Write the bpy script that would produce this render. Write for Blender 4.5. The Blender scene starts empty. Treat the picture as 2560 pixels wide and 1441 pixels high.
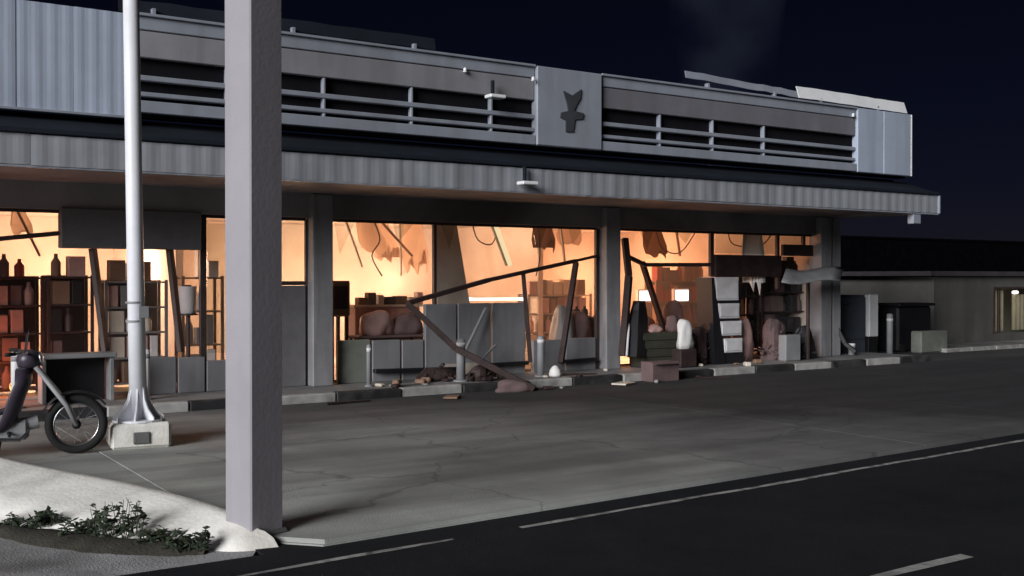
import bpy, math, random
from mathutils import Vector, Matrix, Euler
random.seed(7)
R = math.radians
S = bpy.context.scene
COL = S.collection

# ------------------------------------------------------------------ camera
CAMZ, FPX = 1.7, 2700.0
YAW = R(56.7)                       # view axis measured from +X (the shop front runs along X)
V = Vector((math.cos(YAW), math.sin(YAW), 0)); RT = Vector((math.sin(YAW), -math.cos(YAW), 0))
cd = bpy.data.cameras.new('camera'); cam = bpy.data.objects.new('camera', cd); COL.objects.link(cam)
cam.location = (0, 0, CAMZ)
cam.rotation_euler = Euler((R(90 - 0.49), 0, YAW - R(90)), 'XYZ')
cd.sensor_width = 36; cd.lens = FPX / 2560 * 36; cd.clip_start = 0.1; cd.clip_end = 3000
S.camera = cam
S.render.resolution_x, S.render.resolution_y = 1024, 576

# ------------------------------------------------------------------ sky, sun, exposure
SUN_TO = Vector((0.866, 0.40, -0.30)).normalized()      # direction the light travels
w = bpy.data.worlds.new('World'); S.world = w; w.use_nodes = True
nt = w.node_tree; nt.nodes.clear()
sky = nt.nodes.new('ShaderNodeTexSky'); sky.sky_type = 'NISHITA'; sky.sun_disc = False; sky.dust_density = 0; sky.air_density = .7; sky.ozone_density = 6
sky.sun_elevation = math.asin(-SUN_TO.z); sky.sun_rotation = math.atan2(-SUN_TO.x, -SUN_TO.y)
bg = nt.nodes.new('ShaderNodeBackground'); bg.inputs[1].default_value = 0.0016
wo = nt.nodes.new('ShaderNodeOutputWorld')
tint = nt.nodes.new('ShaderNodeMixRGB'); tint.blend_type = 'MULTIPLY'; tint.inputs[0].default_value = 1; tint.inputs[2].default_value = (1.15, .62, .80, 1)
nt.links.new(sky.outputs[0], tint.inputs[1]); nt.links.new(tint.outputs[0], bg.inputs[0]); nt.links.new(bg.outputs[0], wo.inputs[0])
sl = bpy.data.lights.new('sun', 'SUN'); sl.energy = 4.0; sl.angle = R(28); sl.color = (.985, .985, 1)
so = bpy.data.objects.new('sun', sl); COL.objects.link(so); so.rotation_euler = SUN_TO.to_track_quat('-Z', 'Y').to_euler()
so.location = (-10, -5, 8)
S.view_settings.view_transform = 'Standard'; S.view_settings.look = 'None'
S.view_settings.exposure = 0; S.view_settings.gamma = 1; S.view_settings.use_curve_mapping = False

# ------------------------------------------------------------------ materials
def mat(name, col, rough=.7, metal=0, var=.3, scale=3., bump=.15, bscale=45., dirt=None, dscale=.6, damt=.5, spec=.4):
    m = bpy.data.materials.new(name); m.use_nodes = True
    t = m.node_tree; N = t.nodes; L = t.links
    b = N['Principled BSDF']
    tc = N.new('ShaderNodeTexCoord')
    n1 = N.new('ShaderNodeTexNoise'); n1.inputs['Scale'].default_value = scale; n1.inputs['Detail'].default_value = 8; n1.inputs['Roughness'].default_value = .65
    L.new(tc.outputs['Object'], n1.inputs['Vector'])
    r = N.new('ShaderNodeValToRGB'); r.color_ramp.elements[0].position = .3; r.color_ramp.elements[1].position = .72
    r.color_ramp.elements[0].color = (*[c * (1 - var) for c in col], 1)
    r.color_ramp.elements[1].color = (*[min(1, c * (1 + var * .6)) for c in col], 1)
    L.new(n1.outputs['Fac'], r.inputs['Fac'])
    out = r.outputs['Color']
    if dirt:
        n2 = N.new('ShaderNodeTexNoise'); n2.inputs['Scale'].default_value = dscale; n2.inputs['Detail'].default_value = 6; n2.inputs['Distortion'].default_value = .6
        if any(k_ in name for k_ in ('clad', 'fascia', 'column', 'pillar', 'pole_paint', 'spandrel', 'render')):      # rain streaks run down
            mpg = N.new('ShaderNodeMapping'); mpg.inputs['Scale'].default_value = (3.2, 3.2, .35); L.new(tc.outputs['Object'], mpg.inputs[0]); L.new(mpg.outputs[0], n2.inputs['Vector'])
        else: L.new(tc.outputs['Object'], n2.inputs['Vector'])
        r2 = N.new('ShaderNodeValToRGB'); r2.color_ramp.elements[0].position = .45; r2.color_ramp.elements[1].position = .68
        r2.color_ramp.elements[0].color = (0, 0, 0, 1); r2.color_ramp.elements[1].color = (damt,) * 3 + (1,)
        L.new(n2.outputs['Fac'], r2.inputs['Fac'])
        mx = N.new('ShaderNodeMixRGB'); mx.inputs[2].default_value = (*dirt, 1)
        L.new(r2.outputs['Color'], mx.inputs[0]); L.new(out, mx.inputs[1]); out = mx.outputs[0]
    L.new(out, b.inputs['Base Color'])
    b.inputs['Roughness'].default_value = rough; b.inputs['Metallic'].default_value = metal
    b.inputs['Specular IOR Level'].default_value = spec
    if bump:
        n3 = N.new('ShaderNodeTexNoise'); n3.inputs['Scale'].default_value = bscale; n3.inputs['Detail'].default_value = 5
        L.new(tc.outputs['Object'], n3.inputs['Vector'])
        bp = N.new('ShaderNodeBump'); bp.inputs['Strength'].default_value = bump; bp.inputs['Distance'].default_value = .02
        L.new(n3.outputs['Fac'], bp.inputs['Height']); L.new(bp.outputs[0], b.inputs['Normal'])
    return m

def emit(name, stops, strength):
    m = bpy.data.materials.new(name); m.use_nodes = True
    t = m.node_tree; N = t.nodes; N.clear()
    e = N.new('ShaderNodeEmission'); e.inputs[1].default_value = strength
    o = N.new('ShaderNodeOutputMaterial'); t.links.new(e.outputs[0], o.inputs[0])
    if len(stops) == 1: e.inputs[0].default_value = (*stops[0], 1)
    else:
        tc = N.new('ShaderNodeTexCoord'); sx = N.new('ShaderNodeSeparateXYZ'); r = N.new('ShaderNodeValToRGB')
        t.links.new(tc.outputs['Generated'], sx.inputs[0]); t.links.new(sx.outputs['Z'], r.inputs[0]); t.links.new(r.outputs[0], e.inputs[0])
        r.color_ramp.elements[0].color = (*stops[0], 1); r.color_ramp.elements[1].color = (*stops[-1], 1)
        for i, s in enumerate(stops[1:-1]):
            q = r.color_ramp.elements.new((i + 1) / (len(stops) - 1)); q.color = (*s, 1)
    return m

def glass(name):
    m = bpy.data.materials.new(name); m.use_nodes = True
    t = m.node_tree; N = t.nodes; N.clear()
    tr = N.new('ShaderNodeBsdfTransparent'); tr.inputs[0].default_value = (.86, .88, .86, 1)
    g = N.new('ShaderNodeBsdfGlossy'); g.inputs['Roughness'].default_value = .06; g.inputs[0].default_value = (.9, .9, .9, 1)
    f = N.new('ShaderNodeFresnel'); f.inputs[0].default_value = 1.45
    mx = N.new('ShaderNodeMixShader'); o = N.new('ShaderNodeOutputMaterial')
    ge = N.new('ShaderNodeNewGeometry'); mm = N.new('ShaderNodeMath'); mm.operation = 'SUBTRACT'; mm.use_clamp = True   # reflect at the outer face only
    t.links.new(f.outputs[0], mm.inputs[0]); t.links.new(ge.outputs['Backfacing'], mm.inputs[1]); t.links.new(mm.outputs[0], mx.inputs[0]); t.links.new(tr.outputs[0], mx.inputs[1]); t.links.new(g.outputs[0], mx.inputs[2]); t.links.new(mx.outputs[0], o.inputs[0])
    return m

K = dict(
    asphalt=mat('asphalt', (.014, .015, .020), .95, spec=.15, var=.35, scale=2.2, bump=.5, bscale=110, dirt=(.024, .024, .027), dscale=.35, damt=.5),
    ground=mat('dark_earth', (.05, .045, .04), .95, scale=1.5, bump=.5),
    verge=mat('worn_shoulder', (.41, .41, .415), .9, var=.35, scale=1.8, bump=.5, bscale=60, dirt=(.06, .055, .05), dscale=.8, damt=.7),
    slab_pale=mat('pale_concrete', (.27, .275, .255), .85, var=.28, scale=1.1, bump=.25, bscale=70, dirt=(.14, .14, .13), dscale=.45, damt=.75),
    slab_mid=mat('worn_concrete', (.18, .178, .168), .85, var=.3, scale=1.0, bump=.28, bscale=65, dirt=(.085, .08, .078), dscale=.4, damt=.8),
    slab_black=mat('dark_concrete', (.048, .048, .05), .85, var=.35, scale=.9, bump=.3, bscale=60, dirt=(.085, .082, .08), dscale=.3, damt=.5),  # darkest of the concrete tones
    slab_dark=mat('grimy_concrete', (.13, .127, .125), .85, var=.32, scale=.9, bump=.3, bscale=60, dirt=(.05, .048, .05), dscale=.35, damt=.85),
    walk=mat('walkway_concrete', (.24, .24, .235), .85, var=.3, scale=1.6, bump=.25, dirt=(.09, .085, .085), dscale=.7, damt=.8),
    kerb_white=mat('white_kerb_paint', (.40, .395, .38), .75, var=.3, scale=5, dirt=(.14, .13, .12), dscale=2.5, damt=.7),
    kerb_black=mat('black_kerb_paint', (.022, .022, .024), .7, var=.4, scale=5, dirt=(.09, .085, .08), dscale=3, damt=.6),
    apron=mat('whitewashed_concrete', (.88, .86, .81), .85, var=.16, scale=1.6, bump=.3, bscale=30, dirt=(.42, .39, .34), dscale=1.2, damt=.55),
    line=mat('road_paint', (.42, .42, .40), .8, var=.4, scale=9, bump=.3, dirt=(.06, .06, .065), dscale=6, damt=.9),
    clad=mat('grey_cladding', (.275, .30, .35), .5, var=.14, scale=1.2, bump=.04, dirt=(.20, .205, .225), dscale=.9, damt=.5),
    clad_pale=mat('pale_cladding', (.40, .455, .56), .5, var=.12, scale=1.0, bump=.04, dirt=(.26, .285, .34), dscale=.8, damt=.5),
    fascia=mat('corrugated_fascia', (.29, .305, .335), .5, var=.14, scale=1.4, bump=.04, dirt=(.17, .17, .175), dscale=1.0, damt=.6),
    mauve_pale=mat('weathered_cladding', (.265, .265, .285), .6, var=.2, scale=1.2, bump=.05, dirt=(.16, .155, .165), dscale=.9, damt=.5),
    mauve=mat('sooted_cladding', (.175, .172, .195), .6, var=.2, scale=1.2, bump=.05, dirt=(.14, .13, .14), dscale=.9, damt=.6),
    recess=mat('louvre_backing', (.009, .009, .012), .9, var=.3, spec=.1), shutter=mat('shutter_steel', (.16, .155, .165), .7, var=.2),
    roofm=mat('dark_roof_sheet', (.014, .018, .026), .8, spec=.15, var=.3, scale=1.5, bump=.05),
    soffit=mat('soffit_board', (.30, .29, .29), .8, var=.25, scale=1.0, dirt=(.10, .085, .08), dscale=.5, damt=.8),
    white_metal=mat('white_metal', (.78, .79, .80), .45, var=.1, bump=.03),
    emblem=mat('emblem_dark', (.05, .055, .065), .6, var=.3),
    pillar=mat('painted_pillar', (.27, .27, .285), .6, var=.2, scale=2, bump=.08, dirt=(.13, .12, .12), dscale=1.2, damt=.7),
    column=mat('painted_column', (.345, .325, .355), .65, var=.1, scale=1.5, bump=.08, bscale=30, dirt=(.26, .245, .265), dscale=.9, damt=.5),
    pole=mat('white_pole_paint', (.80, .81, .86), .4, var=.1, scale=3, bump=.05, dirt=(.5, .48, .46), dscale=2, damt=.3),
    base=mat('pole_footing', (.80, .78, .72), .85, var=.15, scale=4, bump=.25, dirt=(.42, .39, .34), dscale=3, damt=.5),
    wall=mat('interior_plaster', (.72, .66, .60), .85, var=.14, scale=1.3, bump=.1, dirt=(.46, .34, .25), dscale=.5, damt=.8),
    floor=mat('shop_floor_tile', (.50, .46, .42), .35, var=.2, scale=2, dirt=(.15, .11, .09), dscale=.9, damt=.8),
    ceil=mat('ceiling_board', (.66, .60, .54), .85, var=.2, scale=1.5, dirt=(.2, .15, .12), dscale=.6, damt=.8),
    low=mat('grey_spandrel', (.24, .243, .255), .6, var=.16, scale=1.8, bump=.06, dirt=(.15, .145, .15), dscale=1, damt=.6),
    frame=mat('dark_frame', (.055, .038, .036), .55, var=.35, scale=4, bump=.08),
    charred=mat('charred_steel', (.042, .024, .023), .7, var=.5, scale=6, bump=.3, bscale=30),  # slight red cast of the fire's bloom mixed into the colour
    black=mat('black_plastic', (.014, .014, .017), .5, var=.3, bump=.04),
    rubber=mat('tyre_rubber', (.012, .012, .013), .85, var=.3, bump=.3, bscale=80),
    chrome=mat('bright_metal', (.55, .55, .57), .3, 1, var=.1, bump=.02),
    purple=mat('dark_purple_plastic', (.045, .036, .052), .35, var=.15, bump=.02),
    grey=mat('mid_grey_paint', (.26, .265, .275), .5, var=.18, bump=.05, dirt=(.12, .12, .12), dscale=2, damt=.5),
    beige=mat('beige_board', (.42, .37, .31), .75, var=.15, scale=2, dirt=(.25, .2, .16), dscale=1.3, damt=.6),
    brown=mat('brown_carton', (.24, .15, .10), .85, var=.2, scale=4),
    redbrown=mat('red_brown_carton', (.15, .10, .10), .85, var=.25, scale=4),
    pink=mat('pink_packet', (.52, .33, .30), .6, var=.2, scale=6),
    red=mat('red_packet', (.35, .05, .035), .55, var=.25, scale=6),
    cream=mat('cream_packet', (.66, .60, .50), .6, var=.15, scale=6),
    white=mat('white_enamel', (.70, .69, .70), .45, var=.12, scale=3, bump=.03, dirt=(.42, .38, .38), dscale=2.2, damt=.6),
    whitebag=mat('white_sack', (.75, .74, .72), .7, var=.12, bump=.2, bscale=12),
    green=mat('green_grey_panel', (.20, .215, .185), .75, var=.2, dirt=(.1, .1, .08), dscale=2, damt=.6),
    olive=mat('olive_crate', (.055, .055, .04), .8, var=.3),
    blue=mat('blue_grey_enamel', (.085, .10, .125), .5, var=.2, scale=2, dirt=(.04, .045, .055), dscale=1.5, damt=.7),
    leaf=mat('weed_leaf', (.045, .062, .036), .7, var=.45, scale=9, bump=0),
    soil=mat('bed_soil', (.05, .045, .035), .95, var=.4, scale=6, bump=.6),
    outwall=mat('outbuilding_render', (.10, .098, .09), .85, var=.25, scale=1.2, dirt=(.06, .058, .055), dscale=.6, damt=.6),
    darkroof=mat('outbuilding_roof', (.05, .043, .05), .8, var=.3),
    hedge=mat('dark_wall', (.003, .003, .004), .9, var=.4, spec=0),
    glass=glass('window_glass'),
    flame=emit('flame', [(1, .62, .22), (1, .50, .13), (1, .26, .04)], 2.6),
    tube=emit('tube_glow', [(1, .86, .62)], 5),
    tube_soft=emit('tube_dim', [(1, .80, .45)], .95),
    lit=emit('lit_white', [(1, .93, .84)], 2.2),
    dim_lit=emit('lit_curtain', [(1, .86, .68)], .33),
)

def forecourt_mat():
    m = mat('forecourt_paving', (.41, .415, .42), .85, var=.2, scale=1.4, bump=.3, bscale=70)
    t = m.node_tree; N = t.nodes; L = t.links; b = N['Principled BSDF']; col = b.inputs['Base Color'].links[0].from_socket
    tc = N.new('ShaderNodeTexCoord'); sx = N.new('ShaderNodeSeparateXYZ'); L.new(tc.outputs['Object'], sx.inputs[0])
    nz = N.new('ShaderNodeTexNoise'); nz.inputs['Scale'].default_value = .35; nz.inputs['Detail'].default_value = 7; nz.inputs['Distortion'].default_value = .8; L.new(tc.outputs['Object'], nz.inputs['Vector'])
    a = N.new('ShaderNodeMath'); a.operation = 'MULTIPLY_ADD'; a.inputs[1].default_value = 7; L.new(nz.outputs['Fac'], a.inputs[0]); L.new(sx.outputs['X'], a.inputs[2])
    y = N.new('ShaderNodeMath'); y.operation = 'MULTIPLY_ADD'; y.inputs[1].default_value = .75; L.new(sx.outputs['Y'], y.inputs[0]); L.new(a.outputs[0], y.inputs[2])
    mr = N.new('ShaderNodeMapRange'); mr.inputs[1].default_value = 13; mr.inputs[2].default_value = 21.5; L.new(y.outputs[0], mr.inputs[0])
    r = N.new('ShaderNodeValToRGB'); r.color_ramp.elements[0].color = (1.0, 1.02, .96, 1); r.color_ramp.elements[1].color = (.085, .085, .092, 1)  # light falloff painted into the paving colour, darkening to the right and rear
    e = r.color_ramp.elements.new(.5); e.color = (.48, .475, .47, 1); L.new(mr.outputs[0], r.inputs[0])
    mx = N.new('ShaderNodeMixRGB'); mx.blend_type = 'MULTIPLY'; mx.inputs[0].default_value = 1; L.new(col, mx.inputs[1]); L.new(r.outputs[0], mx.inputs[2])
    # oil and tyre streaks, cracks
    mp = N.new('ShaderNodeMapping'); mp.inputs['Scale'].default_value = (.25, 2.2, 1); mp.inputs['Rotation'].default_value = (0, 0, .12); L.new(tc.outputs['Object'], mp.inputs[0])
    n2 = N.new('ShaderNodeTexNoise'); n2.inputs['Scale'].default_value = 1.1; n2.inputs['Detail'].default_value = 6; L.new(mp.outputs[0], n2.inputs['Vector'])
    r2 = N.new('ShaderNodeValToRGB'); r2.color_ramp.elements[0].position = .36; r2.color_ramp.elements[0].color = (.66, .655, .66, 1); r2.color_ramp.elements[1].position = .62; r2.color_ramp.elements[1].color = (1.08, 1.08, 1.06, 1); L.new(n2.outputs['Fac'], r2.inputs[0])
    m2 = N.new('ShaderNodeMixRGB'); m2.blend_type = 'MULTIPLY'; m2.inputs[0].default_value = .8; L.new(mx.outputs[0], m2.inputs[1]); L.new(r2.outputs[0], m2.inputs[2])
    vo = N.new('ShaderNodeTexVoronoi'); vo.feature = 'DISTANCE_TO_EDGE'; vo.inputs['Scale'].default_value = .33
    wn_ = N.new('ShaderNodeTexNoise'); wn_.inputs['Scale'].default_value = 2.5; wn_.inputs['Detail'].default_value = 6; L.new(tc.outputs['Object'], wn_.inputs['Vector'])
    va = N.new('ShaderNodeVectorMath'); va.operation = 'MULTIPLY_ADD'; va.inputs[1].default_value = (.6, .6, 0); L.new(wn_.outputs['Color'], va.inputs[0]); L.new(tc.outputs['Object'], va.inputs[2]); L.new(va.outputs[0], vo.inputs['Vector'])
    r3 = N.new('ShaderNodeValToRGB'); r3.color_ramp.elements[0].color = (.5, .5, .5, 1); r3.color_ramp.elements[1].position = .006; r3.color_ramp.elements[1].color = (1, 1, 1, 1); L.new(vo.outputs['Distance'], r3.inputs[0])
    m3 = N.new('ShaderNodeMixRGB'); m3.blend_type = 'MULTIPLY'; m3.inputs[0].default_value = .8; L.new(m2.outputs[0], m3.inputs[1]); L.new(r3.outputs[0], m3.inputs[2])
    L.new(m3.outputs[0], b.inputs['Base Color']); return m
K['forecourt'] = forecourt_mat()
# translucent cloth for curtains and torn sheets
def translucent(name, col, amt):
    m = mat(name, col, .9, var=.18, scale=3, bump=0); t = m.node_tree
    tl = t.nodes.new('ShaderNodeBsdfTranslucent'); tl.inputs[0].default_value = (*col, 1); ms = t.nodes.new('ShaderNodeMixShader'); ms.inputs[0].default_value = amt
    t.links.new(t.nodes['Principled BSDF'].outputs[0], ms.inputs[1]); t.links.new(tl.outputs[0], ms.inputs[2]); t.links.new(ms.outputs[0], t.nodes['Material Output'].inputs[0]); return m
K['curtain'] = translucent('curtain_cloth', (.75, .68, .56), .6)
K['scrim'] = translucent('scorched_sheet', (.80, .68, .58), .6)
K['scrim_dark'] = translucent('charred_sheet', (.42, .28, .20), .45)

# ------------------------------------------------------------------ mesh builder
class MB:
    def __init__(s): s.v = []; s.f = []
    def add(s, vs, fs, T=None):
        o = len(s.v); s.v += [tuple(T @ Vector(p)) if T else tuple(p) for p in vs]; s.f += [tuple(i + o for i in f) for f in fs]; return s
    def box(s, x0, x1, y0, y1, z0, z1, T=None, c=0.0):
        if c <= 0:
            vs = [(x, y, z) for z in (z0, z1) for y in (y0, y1) for x in (x0, x1)]
            fs = [(0, 2, 3, 1), (4, 5, 7, 6), (0, 1, 5, 4), (2, 6, 7, 3), (0, 4, 6, 2), (1, 3, 7, 5)]
            return s.add(vs, fs, T)
        # bevelled box: three nested rectangles meeting in chamfers
        c = min(c, (x1 - x0) * .45, (y1 - y0) * .45, (z1 - z0) * .45)
        vs = []; idx = {}
        for ax in range(3):
            for a in (0, 1):
                for b in (0, 1):
                    for d in (0, 1):
                        lo = [x0, y0, z0]; hi = [x1, y1, z1]; p = [0, 0, 0]
                        for k, e in zip(range(3), (a, b, d)):
                            p[k] = (hi if e else lo)[k] + (0 if k == ax else (-c if e else c))
                        idx[ax, a, b, d] = len(vs); vs.append(tuple(p))
        fs = []
        for e in (0, 1):
            fs.append(tuple(idx[0, e, b, d] for b, d in ((0, 0), (1, 0), (1, 1), (0, 1))))
            fs.append(tuple(idx[1, a, e, d] for a, d in ((0, 0), (1, 0), (1, 1), (0, 1))))
            fs.append(tuple(idx[2, a, b, e] for a, b in ((0, 0), (1, 0), (1, 1), (0, 1))))
        for a in (0, 1):
            for b in (0, 1):
                fs.append((idx[0, a, b, 0], idx[0, a, b, 1], idx[1, a, b, 1], idx[1, a, b, 0]))
                fs.append((idx[0, a, 0, b], idx[0, a, 1, b], idx[2, a, 1, b], idx[2, a, 0, b]))
                fs.append((idx[1, 0, a, b], idx[1, 1, a, b], idx[2, 1, a, b], idx[2, 0, a, b]))
        for a in (0, 1):
            for b in (0, 1):
                for d in (0, 1): fs.append((idx[0, a, b, d], idx[1, a, b, d], idx[2, a, b, d]))
        return s.add(vs, fs, T)
    def bar(s, a, b, w, h=None, c=0.006):
        a = Vector(a); b = Vector(b); d = b - a; h = h or w
        q = d.to_track_quat('Z', 'Y').to_matrix().to_4x4()
        return s.box(-w / 2, w / 2, -h / 2, h / 2, 0, d.length, Matrix.Translation(a) @ q, c)
    def tube(s, pts, rad, n=12, caps=True):
        pts = [Vector(p) for p in pts]; rad = rad if isinstance(rad, (list, tuple)) else [rad] * len(pts)
        o = len(s.v); ref = None
        for i, p in enumerate(pts):
            d = (pts[min(i + 1, len(pts) - 1)] - pts[max(i - 1, 0)]).normalized()
            if ref is None: ref = d.orthogonal().normalized()
            ref = (ref - d * ref.dot(d)).normalized(); q = d.cross(ref)
            for k in range(n):
                a = 2 * math.pi * k / n; s.v.append(tuple(p + (ref * math.cos(a) + q * math.sin(a)) * rad[i]))
        for i in range(len(pts) - 1):
            for k in range(n): s.f.append((o + i * n + k, o + i * n + (k + 1) % n, o + (i + 1) * n + (k + 1) % n, o + (i + 1) * n + k))
        if caps:
            s.f.append(tuple(o + k for k in range(n))[::-1]); s.f.append(tuple(o + (len(pts) - 1) * n + k for k in range(n)))
        return s
    def lathe(s, prof, c, n=20, T=None):
        o = len(s.v); c = Vector(c)
        for r, z in prof:
            for k in range(n):
                a = 2 * math.pi * k / n; p = c + Vector((r * math.cos(a), r * math.sin(a), z)); s.v.append(tuple(T @ p if T else p))
        for i in range(len(prof) - 1):
            for k in range(n): s.f.append((o + i * n + k, o + i * n + (k + 1) % n, o + (i + 1) * n + (k + 1) % n, o + (i + 1) * n + k))
        s.f.append(tuple(o + k for k in range(n))[::-1]); s.f.append(tuple(o + (len(prof) - 1) * n + k for k in range(n)))
        return s
    def torus(s, c, Rr, r, n=40, m=10, axis='Y', sq=1.0):
        o = len(s.v)
        for i in range(n):
            a = 2 * math.pi * i / n
            for j in range(m):
                b = 2 * math.pi * j / m; q = Rr + r * math.cos(b)
                s.v.append((c[0] + q * math.cos(a), c[1] + r * sq * math.sin(b), c[2] + q * math.sin(a)))
        for i in range(n):
            for j in range(m): s.f.append((o + i * m + j, o + i * m + (j + 1) % m, o + ((i + 1) % n) * m + (j + 1) % m, o + ((i + 1) % n) * m + j))
        return s
    def sheet(s, rows, th=.012):
        """rows: list of lists of points (grid), thickened along the local normal"""
        rows = [[Vector(p) for p in r] for r in rows]; n = len(rows); m = len(rows[0])
        nv = []
        for i in range(n):
            for j in range(m):
                du = rows[min(i + 1, n - 1)][j] - rows[max(i - 1, 0)][j]; dv = rows[i][min(j + 1, m - 1)] - rows[i][max(j - 1, 0)]
                nv.append(du.cross(dv).normalized() * th)
        top = [tuple(rows[i][j]) for i in range(n) for j in range(m)]
        bot = [tuple(rows[i][j] + nv[i * m + j]) for i in range(n) for j in range(m)]
        N = n * m; fs = []
        for i in range(n - 1):
            for j in range(m - 1):
                a, b, c, d = i * m + j, i * m + j + 1, (i + 1) * m + j + 1, (i + 1) * m + j
                fs += [(a, b, c, d), (N + d, N + c, N + b, N + a)]
        ed = [(i * m, (i + 1) * m) for i in range(n - 1)] + [((i + 1) * m + m - 1, i * m + m - 1) for i in range(n - 1)] + [(j + 1, j) for j in range(m - 1)] + [((n - 1) * m + j, (n - 1) * m + j + 1) for j in range(m - 1)]
        for a, b in ed: fs.append((a, b, N + b, N + a))
        return s.add(top + bot, fs)
    def build(s, name, m, parent=None, smooth=False):
        me = bpy.data.meshes.new(name)
        off = Vector((0, 0, 0))
        if parent is not None and not parent.get('_loc', False):
            p = parent
            while p: off += Vector(p.location); p = p.parent
        me.from_pydata([tuple(Vector(q) - off) for q in s.v], [], s.f); me.update()
        import bmesh
        b = bmesh.new(); b.from_mesh(me); bmesh.ops.recalc_face_normals(b, faces=b.faces); b.to_mesh(me); b.free()
        if smooth:
            for p in me.polygons: p.use_smooth = True
        me.materials.append(K[m] if isinstance(m, str) else m)
        o = bpy.data.objects.new(name, me); COL.objects.link(o)
        if parent is not None: o.parent = parent
        return o

def tag(o, label=None, cat=None, group=None, kind=None):
    if label: o['label'] = label
    if cat: o['category'] = cat
    if group: o['group'] = group
    if kind: o['kind'] = kind
    return o
def thing(name, loc, label, cat, group=None, rz=0):
    o = bpy.data.objects.new(name, None); COL.objects.link(o); o.location = loc; o.rotation_euler.z = rz; o.empty_display_size = .2
    return tag(o, label, cat, group)
def single(name, mb, m, label, cat, group=None, smooth=False):
    """a thing that is one mesh, with its origin at its base"""
    vs = [Vector(p) for p in mb.v]; c = sum(vs, Vector()) / len(vs); c.z = min(p.z for p in vs)
    mb.v = [tuple(p - c) for p in vs]
    o = mb.build(name, m, None, smooth); o.location = c
    return tag(o, label, cat, group)
def copy_tree(o, parent=None):
    c = o.copy(); COL.objects.link(c); c.parent = parent
    for ch in list(o.children): copy_tree(ch, c)
    return c
def at(px, py, Y):
    """point on the plane y = Y seen at photo pixel (2560 x 1441)"""
    u = (px - 1280) / FPX; d = Y / (V.y + RT.y * u)
    return Vector((d * (V.x + RT.x * u), Y, CAMZ + (697 - py) / FPX * d))
def ax(px, Y): return at(px, 697, Y).x

# ================================================================== SETTING
def struct(name, mb, m, parent=None):
    o = mb.build(name, m, parent)
    if parent is None: o['kind'] = 'structure'
    return o
g = MB(); g.box(-400, 600, -300, 700, -1.2, -.34); struct('ground', g, 'ground')
def edge(x): return 6.5 + .055 * (min(x, 44) - 2.4)          # where the forecourt meets the road
def prism(poly, z0, z1):
    n = len(poly); return MB().add([(x, y, z0) for x, y in poly] + [(x, y, z1) for x, y in poly], [tuple(range(n)), tuple(range(n, 2 * n))] + [(i, (i + 1) % n, n + (i + 1) % n, n + i) for i in range(n)])
road = struct('road', prism([(-120, -4.5), (260, -4.5), (260, edge(44) + .1), (44, edge(44) + .1), (2.9, 7.05), (2.425, 7.05), (2.425, 6.545), (-120, 6.545)], -.35, -.04), 'asphalt')
# painted lines, slightly wavering, raised as sheets
def line(y0, x0, x1, wd, name='edge_line', slope=0.0):
    n = max(2, int((x1 - x0) / .35)); a = []; b = []
    for i in range(n + 1):
        x = x0 + (x1 - x0) * i / n; y = y0 + slope * (x - x0) + random.uniform(-.008, .008)
        a.append((x, y - wd / 2 + random.uniform(-.012, .012), -.036)); b.append((x, y + wd / 2 + random.uniform(-.012, .012), -.036))
    MB().add(a + b, [(i, i + 1, n + 2 + i, n + 1 + i) for i in range(n)]).build(name, 'line', road)
line(5.74, -3, 3.62, .045, slope=.075)
line(6.25, 4.18, 40, .055, slope=.062)
for k in range(-1, 6): line(4.08, 4.75 + 6 * k, 6.1 + 6 * k, .09, 'centre_dash')
struct('verge', MB().add([(-30, 6.55, -.045), (2.35, 6.55, -.045), (2.6, 7.0, -.05), (2.3, 13, -.10), (-30, 13, -.10),
                          (-30, 6.55, -.35), (2.35, 6.55, -.35), (2.6, 7.0, -.35), (2.3, 13, -.35), (-30, 13, -.35)],
                         [(0, 1, 2, 3, 4), (0, 5, 6, 1), (1, 6, 7, 2), (2, 7, 8, 3), (3, 8, 9, 4), (4, 9, 5, 0)]), 'verge')
# forecourt, with its poured slabs
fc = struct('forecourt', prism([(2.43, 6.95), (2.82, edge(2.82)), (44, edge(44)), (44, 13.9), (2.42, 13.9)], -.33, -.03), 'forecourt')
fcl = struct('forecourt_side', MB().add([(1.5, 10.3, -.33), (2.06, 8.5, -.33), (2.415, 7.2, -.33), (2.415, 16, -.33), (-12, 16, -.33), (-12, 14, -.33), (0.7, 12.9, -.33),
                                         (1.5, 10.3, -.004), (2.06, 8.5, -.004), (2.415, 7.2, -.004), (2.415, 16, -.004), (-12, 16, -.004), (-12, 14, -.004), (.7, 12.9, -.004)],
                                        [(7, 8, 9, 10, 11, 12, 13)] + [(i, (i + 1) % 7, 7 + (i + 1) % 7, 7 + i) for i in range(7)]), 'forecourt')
ys = [6.52, 9.95, 13.88]
xs = [2.425, 6.4, 9.6, 12.8, 16.0, 19.6, 24.0, 30, 37, 44]
for j in range(2):
    for i in range(len(xs) - 1):
        z = random.uniform(-.003, .003); xa, xb = xs[i] + .005, xs[i + 1] - .005
        ya, yb = ((edge(xa) + .012, edge(xb) + .012) if j == 0 else (ys[j] + .005,) * 2); yt = ys[j + 1] - .005
        prism(([(xa, 6.97), (2.835, edge(2.835) + .012)] if i + j == 0 else [(xa, ya)]) + [(xb, yb), (xb, yt), (xa, yt)], -.029, z).build('concrete_slab', 'forecourt', fc)

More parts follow.
